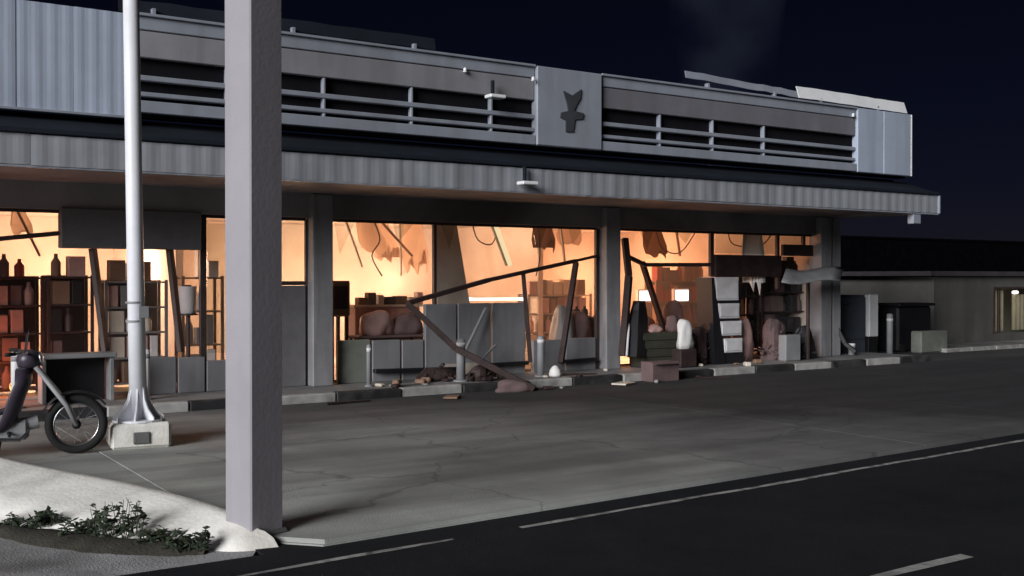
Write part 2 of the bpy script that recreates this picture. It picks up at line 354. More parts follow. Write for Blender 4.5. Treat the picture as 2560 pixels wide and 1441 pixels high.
# whitewashed sloping kerb apron on the forecourt's side
top = [(-1.5, 15.0), (.75, 12.6), (1.44, 10.3), (1.78, 9.3), (2.06, 8.5), (2.30, 7.55), (2.41, 6.98)]
bot = [(-3.5, 13.8), (-.4, 11.0), (1.05, 8.55), (1.38, 8.0), (1.62, 7.6), (2.0, 7.1), (2.26, 6.74)]
tip_t = (2.52, 6.78); tip_b = (2.58, 6.66)
top.append(tip_t); bot.append(tip_b)
rows = []
hts = [.13, .13, .125, .12, .12, .12, .10, .05]
for i, ((tx, ty), (bx_, by)) in enumerate(zip(top, bot)):
    h = hts[i]; dx, dy = tx - bx_, ty - by; L_ = math.hypot(dx, dy); ix, iy = dx / L_ * .10, dy / L_ * .10
    rows.append([(tx + ix * 1.4, ty + iy * 1.4, -.12), (tx + ix * 1.35, ty + iy * 1.35, h - .01), (tx + ix, ty + iy, h), (tx, ty, h), (tx - dx * .1, ty - dy * .1, h * .86 - .0),
                 (tx - dx * .55, ty - dy * .55, h * .30), (bx_, by, -.06), (bx_, by, -.15)])
mb = MB()
# subdivide along the length for a soft curve
def cr(p0, p1, p2, p3, t):
    return tuple(.5 * (2 * b + (c - a) * t + (2 * a - 5 * b + 4 * c - d) * t * t + (3 * b - a - 3 * c + d) * t ** 3) for a, b, c, d in zip(p0, p1, p2, p3))
RR = []
for i in range(len(rows) - 1):
    for t in (0, .25, .5, .75):
        RR.append([cr(rows[max(i - 1, 0)][j], rows[i][j], rows[i + 1][j], rows[min(i + 2, len(rows) - 1)][j], t) for j in range(8)])
RR.append(rows[-1])
m_ = 8
mb.add([p for r in RR for p in r], [(i * m_ + j, i * m_ + j + 1, (i + 1) * m_ + j + 1, (i + 1) * m_ + j) for i in range(len(RR) - 1) for j in range(7)])
ap = mb.build('kerb_apron', 'apron', None, True); tag(ap, 'whitewashed sloping concrete kerb running from the roadside column past the motorcycle', 'kerb')

# raised walkway in front of the shop with black and white kerb stones
wk = struct('walkway', MB().box(-14, 19.2, 14.0, 15.3, -.3, .118), 'walk')
x = -3.0; k = 0
while x < 19.0:
    ln = 1.02
    z = random.uniform(-.004, .006)
    MB().box(x + .008, x + ln - .008, 13.84 + random.uniform(-.012, .012), 13.998, -.2, .122 + z, c=.015).build('kerb_stone', 'kerb_black' if k % 2 else 'kerb_white', wk)
    x += ln; k += 1

# ================================================================== SHOP BUILDING
FY = 15.0
shop = thing('shop_building', (0, 15, 0), 'long single-storey grey shop gutted by fire, with louvred parapet and deep canopy', 'shop')
def part(name, mb, m, parent=shop, smooth=False): return mb.build(name, m, parent, smooth)
COLX = [1.0, 6.40, 11.85, 17.35]
part('floor', MB().box(-8.9, 17.6, 15.31, 21.8, -.3, .15), 'floor')
part('rear_wall', MB().box(-9.1, 17.6, 21.8, 22.0, -.3, 3.2), 'wall')
part('side_wall', MB().box(17.6, 17.8, 15.35, 22.0, -.3, 3.2), 'wall')
part('side_wall', MB().box(-9.3, -9.1, 15.3, 22.0, -.3, 3.2), 'wall')
part('ceiling', MB().box(-9.1, 17.6, 15.16, 21.8, 2.86, 2.9), 'ceil')
part('roof', MB().box(-9.4, 17.9, 13.62, 22.2, 3.55, 3.64), 'roofm')
part('header_wall', MB().box(-9.1, 17.6, 14.93, 15.15, 2.60, 3.54), 'soffit')
# partition walls seen through the windows
part('partition_wall', MB().box(12.6, 12.72, 18.2, 21.8, .15, 2.86), 'wall')
part('partition_wall', MB().box(5.05, 5.17, 17.6, 21.8, .15, 2.86), 'wall')
for X in COLX: part('pillar', MB().box(X - .16, X + .16, 14.80, 15.12, .118, 2.945, c=.012), 'pillar')
part('pillar', MB().box(17.62, 17.86, 14.86, 15.30, .118, 2.945, c=.012), 'pillar')
# canopy: soffit, corrugated fascia sheets, gutter, sloping roof sheet
can = part('canopy', MB().box(-9.4, 18.15, 12.90, 14.928, 2.955, 3.0), 'soffit')
def corr(x0, x1, z0, z1, y, pitch, amp, th=.02):
    n = int((x1 - x0) / pitch * 4); f = []; b = []
    for i in range(n + 1):
        xx = x0 + (x1 - x0) * i / n; ph = (i % 4); yy = y - (amp if ph in (1, 2) else 0)
        f.append((xx, yy)); b.append((xx, yy + th))
    vs = [(a, c, z0) for a, c in f] + [(a, c, z1) for a, c in f] + [(a, c, z0) for a, c in b] + [(a, c, z1) for a, c in b]
    N = n + 1; fs = []
    for i in range(n):
        fs += [(i, i + 1, N + i + 1, N + i), (2 * N + i + 1, 2 * N + i, 3 * N + i, 3 * N + i + 1), (i, 2 * N + i, 2 * N + i + 1, i + 1), (N + i, N + i + 1, 3 * N + i + 1, 3 * N + i)]
    fs += [(0, N, 3 * N, 2 * N), (n, 2 * N + n, 3 * N + n, N + n)]
    return MB().add(vs, fs)
x = -9.4; i = 0
while x < 18.1:
    x1 = min(x + 2.3, 18.2); dz = random.uniform(-.008, .008)
    corr(x + .003, x1 - .003, 2.95 + dz, 3.29 + dz, 12.84 + random.uniform(-.004, .004), .23, .005).build('fascia_sheet', 'fascia', can)
    x = x1; i += 1
MB().box(-9.4, 18.25, 12.845, 12.885, 2.925, 2.948, c=.004).build('drip_edge', 'clad', can)
MB().box(18.2, 18.235, 12.80, 14.9, 2.95, 3.29, c=.004).build('end_cap', 'clad', can)
gut = MB().box(-9.4, 18.2, 12.80, 12.96, 3.30, 3.36, c=.01); gut.build('gutter', 'roofm', can)
MB().add([(-9.4, 12.9, 3.365), (18.2, 12.9, 3.365), (18.2, 13.6, 3.60), (-9.4, 13.6, 3.60), (-9.4, 12.9, 3.33), (18.2, 12.9, 3.33), (18.2, 13.6, 3.565), (-9.4, 13.6, 3.565)],
         [(0, 1, 2, 3), (7, 6, 5, 4), (0, 4, 5, 1), (1, 5, 6, 2), (2, 6, 7, 3), (3, 7, 4, 0)]).build('canopy_roof', 'roofm', can)
MB().box(17.5, 17.72, 12.86, 13.0, 2.74, 2.953, c=.01).build('downpipe_stub', 'clad', can)
# parapet sign box: backing, long rails with dark slots between, panels
PY = 13.3
par = part('parapet', MB().box(-9.4, 18.0, PY + .13, PY + .30, 3.66, 4.86), 'recess')
XL, XE0, XE1, XR = ax(327, PY), ax(1340, PY), ax(1502, PY), ax(2142, PY)
def rail(x0, x1, z0, z1, m, y0=0.0, n='rail'): MB().box(x0, x1, PY + y0, PY + .129, z0, z1, c=.008).build(n, m, par)
for a, b, mv in ((XL + .01, XE0 - .01, 'mauve_pale'), (XE1 + .01, XR - .01, 'mauve')):
    rail(a, b, 4.70, 4.87, 'clad', .02); rail(a, b, 4.37, 4.69, mv, .035); rail(a, b, 4.09, 4.155, 'clad', .03)
    rail(a, b, 3.90, 3.955, 'clad', .03); rail(a, b, 3.70, 3.845, 'clad', .0)
    MB().box(a, b, PY - .02, PY + .01, 4.86, 4.895, c=.005).build('capping', 'clad', par)
for px in (1655, 1787, 1915): X = ax(px, PY); MB().box(X - .018, X + .018, PY + .045, PY + .129, 3.85, 4.365, c=.006).build('louvre_divider', 'clad', par)
x = XL + 1.2
while x < XE0 - .6: MB().box(x - .018, x + .018, PY + .045, PY + .129, 3.85, 4.365, c=.006).build('louvre_divider', 'clad', par); x += 1.31
MB().box(XE0, XE1, PY - .03, PY + .129, 3.695, 4.88, c=.015).build('emblem_panel', 'clad', par)
x = XR
for x1 in (XR + .75, 18.0): MB().box(x + .004, x1 - .004, PY - .01, PY + .129, 3.69, 4.885, c=.012).build('end_panel', 'clad_pale', par); x = x1
MB().box(18.0, 18.04, PY - .01, PY + .30, 3.69, 4.885, c=.008).build('end_panel', 'white_metal', par)
x = XL; i = 0
while x > -9:
    x0 = x - .62
    corr(x0 + .003, x - .003, 3.655, 4.885, PY + .10 + random.uniform(-.010, .006), .155, .004).build('cladding_sheet', 'clad_pale', par); x = x0
MB().box(-9.4, XL, PY + .04, PY + .13, 3.62, 3.652, c=.005).build('drip_edge', 'clad', par)
# emblem: a slanting blade over a cross, cut from plate
def plate(poly, y0, y1):
    n = len(poly); vs = [(p[0], y0, p[1]) for p in poly] + [(p[0], y1, p[1]) for p in poly]
    return MB().add(vs, [tuple(range(n))[::-1], tuple(range(n, 2 * n))] + [(i, (i + 1) % n, n + (i + 1) % n, n + i) for i in range(n)])
def EP(px, py): p = at(px, py, PY - .04); return (p.x, p.z)
emb = [(1408, 228), (1430, 240), (1452, 224), (1450, 246), (1440, 264), (1434, 278), (1458, 284), (1456, 298), (1436, 300), (1432, 330), (1414, 330), (1414, 302), (1400, 294), (1402, 282), (1420, 278), (1416, 258)]
plate([EP(*p) for p in emb], PY - .055, PY - .031).build('emblem', 'emblem', par)
# lifted roof flashings behind the parapet
def strip(x0, x1, z0a, z0b, h, y, tilt, m, wav=.01):
    rows = [[], [], []]; n = 14
    for i in range(n + 1):
        t = i / n; xx = x0 + (x1 - x0) * t; zz = z0a + (z0b - z0a) * t + random.uniform(-wav, wav)
        for q in range(3): rows[q].append((xx, y + tilt * q / 2, zz + h * q / 2))
    return MB().sheet(rows, .012)
fl = part('roof_flashing', strip(12.3, 15.2, 5.05, 4.96, .12, 13.45, .03, 'clad'), 'clad')
part('roof_flashing', strip(15.0, 18.06, 4.96, 4.93, .22, 13.42, .08, 'white_metal', .006), 'white_metal')
part('roof_flashing', strip(3.2, 7.57, 4.93, 4.97, .17, 13.5, .04, 'roofm'), 'roofm')
for X in (3.6, 5.4, 7.2, 12.8, 14.4, 15.6, 17.2): part('flashing_bracket', MB().box(X - .02, X + .02, 13.43, 13.52, 4.70, 5.0), 'clad')
# dark shutter housings hanging in the left bay
part('shutter_box', MB().box(2.80, 3.72, 14.86, 15.1, 2.10, 2.62, c=.01), 'shutter')
part('shutter_box', MB().box(3.74, 4.62, 14.86, 15.1, 2.10, 2.62, c=.01), 'shutter')

# window frames: head rail, mullions, panes ------------------------------------------------
def fr(name, a, b, w, h, m='frame', parent=shop): return MB().bar(a, b, w, h).build(name, m, parent)
def mull(X, z0, z1, w=.06, dx=0.0): fr('mullion', (X, 15.03, z0), (X + dx, 15.03, z1), w, .07)
fr('head_rail', (1.17, 15.05, 2.585), (6.23, 15.05, 2.585), .03, .06)
fr('head_rail', (6.57, 15.05, 2.585), (11.68, 15.05, 2.585), .03, .06)
fr('head_rail', (12.02, 15.05, 2.585), (17.18, 15.05, 2.585), .03, .06)
# left bay
fr('transom', at(-10, 598, 15.03), at(150, 583, 15.03), .07, .06)
b0 = at(232, 622, 15.03); b1 = at(266, 900, 14.9); fr('door_jamb', b1, b0, .11, .07)
b0 = at(424, 622, 15.03); b1 = at(452, 880, 14.9); fr('door_jamb', b1, b0, .10, .07)
mull(ax(507, 15.03), .12, 2.57, .09)
mull(ax(692, 15.03), 1.60, 2.57, .05); mull(ax(768, 15.03), .12, 2.57, .07)
a = at(692, 708, 15.03); b = at(768, 708, 15.03); fr('transom', a, b, .05, .06)
# middle bay
mull(ax(1086, 15.03), .9, 2.57, .055); mull(ax(1492, 15.03), .12, 2.57, .075)
fr('mullion', at(1520, 900, 14.9), at(1512, 575, 15.0), .05, .05, 'white_metal')
# right bay
mull(ax(1778, 15.03), 1.75, 2.57, .09); mull(ax(1943, 15.03), 1.5, 2.57, .07); mull(ax(2008, 15.03), 2.2, 2.57, .07); mull(ax(2036, 15.03), .12, 2.57, .08)
fr('transom', at(1610, 662, 15.03), at(1776, 662, 15.03), .08, .07)
part('signboard', MB().box(ax(1785, 15.0), ax(1950, 15.0), 14.95, 15.04, at(1860, 692, 15).z, at(1860, 638, 15).z, c=.01), 'charred')
part('signboard', MB().box(ax(1955, 15.0), ax(2030, 15.0), 14.96, 15.04, at(1990, 640, 15).z, at(1990, 612, 15).z, c=.01), 'charred')
# panes that are still in place
def pane(px0, px1, py0, py1, Y=15.06): 
    x0, x1 = ax(px0, Y), ax(px1, Y); c = (px0 + px1) / 2
    part('pane', MB().box(x0 + .03, x1 - .03, Y - .004, Y + .004, at(c, py1, Y).z, at(c, py0, Y).z), 'glass')
pane(512, 690, 560, 880); pane(697, 764, 548, 704); pane(2042, 2048, 590, 640); pane(1947, 2004, 592, 612); pane(1786, 1940, 586, 634)
# jagged shards left in the frames
def shard(px, py, w, h, sgn=1, Y=15.05):
    p = at(px, py, Y); q = [(p.x, p.z), (p.x + w, p.z), (p.x + w * random.uniform(.2, .6), p.z - sgn * h)]
    part('glass_shard', plate(q, Y - .004, Y + .004), 'glass')
for px, py, w_, h_, sg in ((835, 552, .35, .5, 1), (980, 553, .4, .32, 1), (1100, 556, .3, .42, 1), (1330, 563, .3, .5, 1), (1420, 567, .35, .3, 1), (1600, 578, .3, .35, 1), (1690, 581, .4, .2, 1)):
    shard(px, py, w_, h_, sg)
# spandrel panels and low wall below the glass
def low(px0, px1, pyt, m='low', Y=15.0, z0=.118, n='spandrel_panel', rz=0):
    x0, x1 = ax(px0, Y), ax(px1, Y); zt = at((px0 + px1) / 2, pyt, Y).z
    return part(n, MB().box(x0 + .008, x1 - .008, Y - .03, Y + .05, z0, zt, c=.01), m)
low(370, 440, 893); low(442, 512, 893); low(514, 600, 900); low(602, 690, 900); low(692, 764, 714, 'shutter')
low(842, 925, 850, 'green'); low(928, 1000, 850); low(1002, 1058, 850); low(1060, 1140, 760); low(1142, 1225, 758); low(1227, 1312, 757)
low(1330, 1410, 850); low(1412, 1488, 845)
part('bottom_rail', MB().bar(at(935, 928, 14.9), at(1140, 922, 14.9), .10, .06), 'black')
part('bottom_rail', MB().bar(at(1200, 914, 14.9), at(1320, 907, 14.9), .06, .06), 'black')
part('bottom_rail', MB().bar(at(1400, 905, 14.9), at(1490, 898, 14.9), .08, .06), 'black')

# ================================================================== FIRE AND LIGHT INSIDE
def flame(loc, h, wd, n, power, label, lz=.9, dy=-.1, col=(1, .58, .36)):
    t = thing('flame_cluster', loc, label, 'fire')
    for k in range(n):
        x0 = loc[0] + random.uniform(-wd, wd); y0 = loc[1] + random.uniform(-wd, wd) * .5; hh = h * random.uniform(.55, 1.0)
        ph = random.uniform(0, 6); pts = []; rad = []
        for i in range(9):
            s = i / 8; pts.append((x0 + .06 * math.sin(ph + s * 5) * s, y0 + .05 * math.cos(ph + s * 4) * s, loc[2] + hh * s))
            rad.append(max(.004, .13 * hh * (math.sin(math.pi * min(1, s * .85 + .22)) ** 1.2) * (1 - s * .6)))
        MB().tube(pts, rad, 10).build('flame_tongue', 'flame', t, True)
    l = bpy.data.lights.new('fire_light', 'POINT'); l.energy = power; l.color = col; l.shadow_soft_size = .4
    o = bpy.data.objects.new('fire_light', l); COL.objects.link(o); o.parent = t; o.location = (0, dy, lz)
    return t
FL = .15
flame((9.9, 19.8, FL), 1.3, .5, 8, 406, 'tall fire burning behind the leaning beige board in the middle bay', 1.5, -.3)
flame((7.6, 19.2, FL), .8, .4, 6, 283, 'low fire burning on the floor behind the heap by the brown machine', 1.3, -.3)
flame((3.4, 20.2, FL), 1.1, .4, 6, 270, 'fire burning behind the dark goods shelf of the left bay', 1.7, -.3)
flame((4.75, 19.4, FL), 1.2, .2, 5, 190, 'narrow fire burning behind the large roadside column', 1.7, -.2)
flame((14.2, 19.4, FL), .7, .35, 5, 271, 'low fire burning behind the broken frames of the bay with the white cabinet', 1.4, -.3, (1, .45, .23))
flame((16.4, 20.3, FL), .6, .25, 4, 190, 'small fire burning behind the charred signboard', 1.4, -.2, (1, .45, .23))

flame((2.05, 15.36, FL), .22, .25, 5, 26, 'low red embers glowing at the foot of the dark shelf behind the motorcycle', .35, .0, (1, .22, .08))
flame((13.0, 16.4, FL), .3, .3, 5, 26, 'small fire on the floor behind the curved black panel', .5, .0, (1, .3, .12))
# smoke hanging in the burning room, and a thin plume over the roof
def volume(name, mb, dens, col, label, noise=None, smooth=False, ani=.0):
    m = bpy.data.materials.new(name); m.use_nodes = True; N = m.node_tree.nodes; N.clear(); L = m.node_tree.links
    pv = N.new('ShaderNodeVolumePrincipled'); pv.inputs['Color'].default_value = (*col, 1); pv.inputs['Density'].default_value = dens; pv.inputs['Anisotropy'].default_value = ani
    o = N.new('ShaderNodeOutputMaterial'); L.new(pv.outputs[0], o.inputs['Volume'])
    if noise:
        tc = N.new('ShaderNodeTexCoord'); nz = N.new('ShaderNodeTexNoise'); nz.inputs['Scale'].default_value = noise; nz.inputs['Detail'].default_value = 4
        r = N.new('ShaderNodeMapRange'); r.inputs[1].default_value = .38; r.inputs[2].default_value = .75; r.inputs[3].default_value = 0; r.inputs[4].default_value = dens * 2.2
        L.new(tc.outputs['Object'], nz.inputs['Vector']); L.new(nz.outputs['Fac'], r.inputs[0]); L.new(r.outputs[0], pv.inputs['Density'])
    ob_ = mb.build(name, m, None, smooth); tag(ob_, label, 'smoke', None, 'stuff'); return ob_
volume('smoke', MB().box(-8.9, 17.5, 15.25, 21.7, .17, 2.84), .075, (.95, .86, .80), 'pale smoke filling the burning shop interior')
volume('smoke_plume', MB().lathe([(.5, 0), (.8, 1.2), (1.1, 2.6), (1.35, 4.5), (1.7, 7), (2.1, 10), (1.2, 12)], (16.9, 17.2, 3.66), 20), .016, (.55, .68, .95), 'thin bluish smoke plume rising behind the parapet', .7, True)
# hanging torn ceiling sheets
def torn(px0, px1, py0, py1, Y, sway, m, label, jag=.12, n=9):
    rows = []; x0, x1 = ax(px0, Y), ax(px1, Y); zt = 2.86; zb = at((px0 + px1) / 2, py1, Y).z
    for q in range(6):
        s = q / 5; r = []
        for i in range(n):
            t = i / (n - 1); je = random.uniform(0, jag) if q == 5 else 0
            r.append((x0 + (x1 - x0) * t + sway * s + .03 * math.sin(7 * s + t * 3), Y + .10 * math.sin(2.4 * s + 4 * t) - .12 * s, zt + (zb - zt) * s + je * (zt - zb)))
        rows.append(r)
    return single('torn_ceiling_sheet', MB().sheet(rows, .01), m, label, 'ceiling sheet', 'torn sheets hanging from the shop ceiling')
torn(880, 930, 548, 640, 17.4, .25, 'scrim', 'short torn sheet hanging in the middle bay above the brown machine')
torn(905, 960, 548, 670, 18.0, .35, 'scrim', 'long twisted sheet hanging between the two shards above the pink heap', .5, 14)
torn(1000, 1050, 548, 690, 17.8, .1, 'scrim', 'pale torn sheet hanging beside the thin mullion', .45, 14)
torn(1330, 1370, 560, 640, 16.4, .05, 'scrim_dark', 'brown charred sheet hanging in ragged tongues above the fallen window frame', .6, 12)
torn(1395, 1440, 560, 615, 17.0, .0, 'scrim', 'square sheet hanging near the white mullion', .1)
torn(1600, 1640, 575, 655, 16.6, .2, 'scrim_dark', 'brown sheet hanging beside the pillar of the bay with the white cabinet', .3)
torn(20, 60, 530, 600, 17.5, .1, 'scrim', 'small torn sheet hanging in the bay behind the motorcycle', .3)
def hang_bar(pa, pb, Y0, Y1, w_, m, label):
    a, b = at(*pa, Y0), at(*pb, Y1); single('dangling_rail', MB().bar(a, b, w_, w_ * .6, .003), m, label, 'rail', 'ceiling rails dangling in the shop')
hang_bar((862, 545), (905, 668), 17.0, 17.0, .05, 'cream', 'pale ceiling rail dangling beside the short torn sheet')
hang_bar((1000, 560), (1003, 690), 17.2, 17.2, .04, 'cream', 'upright pale ceiling rail dangling beside the pale torn sheet')
hang_bar((955, 556), (1030, 640), 16.8, 17.4, .045, 'brown', 'brown ceiling rail slanting across the middle bay')
hang_bar((1400, 560), (1412, 655), 16.6, 16.6, .05, 'beige', 'beige ceiling rail dangling by the square sheet')
hang_bar((1690, 572), (1700, 640), 16.6, 16.6, .05, 'brown', 'brown ceiling rail dangling above the charred post')
hang_bar((45, 530), (100, 640), 16.8, 16.8, .05, 'brown', 'brown ceiling rail slanting behind the motorcycle bay')
def wire(pts, Y, label):
    p = [at(x, y, Y) for x, y in pts]; q = []
    for i in range(len(p) - 1):
        for t_ in (0, .25, .5, .75): q.append(Vector(cr(p[max(i - 1, 0)], p[i], p[i + 1], p[min(i + 2, len(p) - 1)], t_)))
    q.append(p[-1]); single('hanging_wire', MB().tube(q, .012, 6), 'charred', label, 'wire', 'burnt wires hanging in the shop', True)
wire([(935, 552), (950, 600), (930, 640), (955, 690)], 16.5, 'burnt wire hanging in the middle bay between torn sheets')
wire([(1180, 556), (1195, 600), (1230, 610), (1245, 566)], 16.4, 'burnt wire looping beside the slanting light tube')
wire([(1640, 575), (1655, 620), (1700, 632), (1740, 578)], 16.2, 'burnt wire looping over the transom of the bay with the white cabinet')
wire([(1345, 560), (1350, 640), (1340, 690)], 16.0, 'burnt wire hanging before the brown ragged sheet')
wire([(1820, 582), (1835, 612), (1900, 615), (1930, 584)], 15.6, 'burnt wire looping above the charred signboard')
# slanting glowing tube
lt = thing('light_tube', at(1258, 620, 16.2), 'slanting light tube dangling above the fallen window frame', 'lamp')
a, b = at(1240, 566, 16.2), at(1276, 664, 16.2)
MB().tube([a, b], .045, 10).build('tube', 'tube_soft', lt, True); MB().bar(a + Vector((-.045, .05, 0)), b + Vector((-.045, .05, 0)), .07, .03).build('fitting', 'green', lt); MB().tube([a, (a.x, a.y, 2.862)], .006, 6).build('cord', 'black', lt)
# bright strip lamps behind the grey panels
def striplamp(px0, px1, py, Y, label, on=True, m='tube'):
    a, b = at(px0, py, Y), at(px1, py, Y)
    t = thing('strip_lamp', ((a.x + b.x) / 2, Y, a.z - .03), label, 'lamp')
    MB().tube([a, b], .017, 10).build('tube', m, t, True)
    for e_ in (a, b): MB().lathe([(.015, -.03), (.04, -.02), (.045, 0), (.04, .02), (.015, .03)], e_, 12).build('lamp_cap', 'lit', t, True)
    MB().box(a.x - .02, b.x + .02, Y + .03, Y + .07, a.z - .03, a.z + .03, c=.005).build('fitting', 'white', t)
    return t

# ================================================================== GOODS AND FITTINGS INSIDE
def shelf(px0, px1, pyt, Y, dep, nb, label, m='charred', back=True):
    x0, x1 = ax(px0, Y), ax(px1, Y); zt = at((px0 + px1) / 2, pyt, Y).z
    t = thing('display_shelf', ((x0 + x1) / 2, Y + dep / 2, FL), label, 'shelf', None)
    for X in (x0, x1 - .04):
        for yy in (Y, Y + dep - .04): MB().box(X, X + .04, yy, yy + .04, FL, zt).build('upright', m, t)
    lv = []
    for i in range(nb):
        z = FL + .08 + (zt - FL - .1) * i / (nb - 1); lv.append(z)
        MB().box(x0 + .042, x1 - .042, Y + .005, Y + dep - .005, z - .025, z, c=.004).build('shelf_board', m, t)
    if back: MB().box(x0 + .045, x1 - .045, Y + dep - .03, Y + dep - .012, FL + .1, zt).build('back_board', m, t)
    return x0 + .06, x1 - .06, lv, Y, dep
def goods(sh, kinds, where, group, skip=.05):
    x0, x1, lv, Y, dep = sh
    for li, z in enumerate(lv):
        gap = (lv[1] - lv[0]) - .06 if len(lv) > 1 else .3
        x = x0
        while x < x1 - .12:
            wd = random.uniform(.12, .24); 
            if x + wd > x1: break
            if random.random() > skip:
                kd = random.choice(kinds); bd = ('lowest', 'second lowest', 'middle', 'fourth', 'top')[li] if len(lv) == 5 else ('lowest', 'second lowest', 'third', 'top')[li]; h = min(gap, random.uniform(.24, .46)); d = random.uniform(.12, .2); y = Y + random.uniform(.01, .05)
                cn = {'pink': 'pink', 'red': 'red', 'cream': 'cream', 'white': 'white', 'brown': 'brown', 'redbrown': 'red-brown', 'black': 'black', 'grey': 'grey'}[kd]
                if random.random() < .35:
                    r = min(wd, .13) / 2
                    single('bottle', MB().lathe([(r * .9, 0), (r, .02), (r, h * .62), (r * .4, h * .82), (r * .38, h)], (x + r, y + r, z + .001), 10), kd, f'{cn} bottle on the {bd} board of {where}', 'bottle', f'{cn} bottles on {bd} board of {group}', True)
                else:
                    T = Matrix.Translation((x + wd / 2, y + d / 2, z + .001)) @ Matrix.Rotation(random.uniform(-.15, .15), 4, 'Z')
                    single('carton', MB().box(-wd / 2 + .008, wd / 2 - .008, -d / 2, d / 2, 0, h, T, .006), kd, f'{cn} carton on the {bd} board of {where}', 'carton', f'{cn} cartons on {bd} board of {group}')
            x += wd + .015
s = shelf(-60, 110, 690, 15.6, .42, 5, 'dark steel shelf of goods behind the motorcycle'); goods(s, ['redbrown', 'red', 'brown', 'pink'], 'the dark shelf behind the motorcycle', 'the shelf behind the motorcycle')
s = shelf(118, 235, 688, 15.55, .42, 5, 'dark steel shelf of goods beside the leaning door jamb'); goods(s, ['redbrown', 'brown', 'black', 'pink'], 'the dark shelf beside the leaning jamb', 'the shelf beside the leaning jamb')
s = shelf(262, 420, 700, 15.7, .42, 5, 'open steel shelf of pale goods between the two leaning door jambs', 'grey', True); goods(s, ['cream', 'white', 'brown', 'grey', 'pink'], 'the open shelf between the leaning jambs', 'the open shelf between the jambs')
s = shelf(455, 560, 690, 15.9, .40, 4, 'small steel shelf behind the upright mullion by the large column', 'brown', False); goods(s, ['cream', 'white', 'grey'], 'the small shelf behind the large column', 'the small shelf behind the column')
s = shelf(1320, 1480, 735, 18.2, .4, 4, 'far steel shelf glowing orange behind the fallen window frame', 'beige', True); goods(s, ['cream', 'brown', 'pink'], 'the far shelf behind the fallen frame', 'the far shelf')
s = shelf(1640, 1780, 700, 18.4, .4, 4, 'far steel shelf behind the wreckage of the bay with the white cabinet', 'brown', True); goods(s, ['redbrown', 'red', 'pink', 'brown'], 'the far shelf behind the wreckage', 'the shelf behind the wreckage')

# long bench ledge in front of the dark shelves
t = thing('low_bench', (ax(190, 14.75), 14.75, .118), 'long pale low bench under the dark shelves of the left bay', 'bench')
x0, x1 = ax(95, 14.6), ax(290, 14.6); zt = at(200, 884, 14.6).z
MB().box(x0, x1, 14.55, 14.90, zt - .06, zt, c=.01).build('bench_top', 'grey', t)
MB().box(x0 + .1, x1 - .1, 14.80, 14.84, .118, zt - .061).build('bench_back', 'black', t)
for X in (x0 + .04, x1 - .08): MB().box(X, X + .05, 14.58, 14.88, .118, zt - .061, c=.005).build('leg', 'grey', t)
# white tub on stand
t = thing('water_container', at(470, 784, 15.4), 'tapered white container on a stand between jamb and mullion', 'container')
p = at(470, 784, 15.4); hh = at(470, 716, 15.4).z - p.z
MB().lathe([(.10, 0), (.115, .01), (.13, hh * .95), (.135, hh)], p, 18).build('tub', 'white', t, True)
MB().lathe([(.05, 0), (.05, .02)], (p.x, p.y, p.z + hh), 12).build('cap', 'black', t)
t = thing('round_stand', (p.x, p.y, FL), 'dark round stand carrying the white container', 'stand')
MB().lathe([(.17, 0), (.16, .03), (.03, .05), (.03, p.z - FL - .03), (.15, p.z - FL - .02), (.15, p.z - FL - .001)], (p.x, p.y, FL), 16).build('pedestal', 'frame', t)
# brown machine at the left of the middle bay, on a stand
x0, x1 = ax(826, 15.4), ax(876, 15.4); z0, z1 = at(850, 792, 15.4).z, at(850, 702, 15.4).z
t = thing('vending_machine', ((x0 + x1) / 2, 15.6, FL), 'brown box machine on a legged stand beside the pillar', 'machine')
MB().box(x0, x1, 15.4, 15.8, z0, z1, c=.02).build('casing', 'brown', t)
MB().box(x0 + .05, x1 - .05, 15.385, 15.399, z0 + .12, z1 - .08, c=.006).build('front_panel', 'frame', t)
for X in (x0 + .02, x1 - .07):
    for yy in (15.42, 15.74): MB().box(X, X + .05, yy, yy + .05, FL, z0 - .001).build('leg', 'frame', t)
# counter in the middle bay with small boxes and jars
x0, x1 = ax(885, 15.9), ax(1060, 15.9); zc = at(970, 762, 15.9).z
t = thing('service_counter', ((x0 + x1) / 2, 16.1, FL), 'cream service counter behind the middle bay window', 'counter')
MB().box(x0, x1, 15.9, 16.4, zc - .04, zc, c=.008).build('counter_top', 'cream', t)
MB().box(x0 + .05, x1 - .05, 15.96, 16.36, FL, zc - .041).build('cabinet', 'pink', t)
MB().box(x0 + .02, x1 - .02, 15.93, 15.955, FL + .55, FL + .60).build('trim', 'frame', t)
for i, (px, w_, h_, m) in enumerate(((905, .16, .12, 'brown'), (928, .14, .2, 'redbrown'), (950, .1, .16, 'cream'), (972, .2, .13, 'frame'), (1000, .22, .14, 'brown'), (1030, .14, .12, 'cream'), (1048, .1, .2, 'pink'))):
    X = ax(px, 16.05); nm = {'brown': 'brown', 'redbrown': 'red-brown', 'cream': 'cream', 'frame': 'black', 'pink': 'pink'}[m]
    single('counter_box', MB().box(X - w_ / 2, X + w_ / 2, 16.0, 16.16, zc + .001, zc + h_, c=.01), m, f'small {nm} box on the cream service counter', 'box', f'{nm} boxes on the service counter')
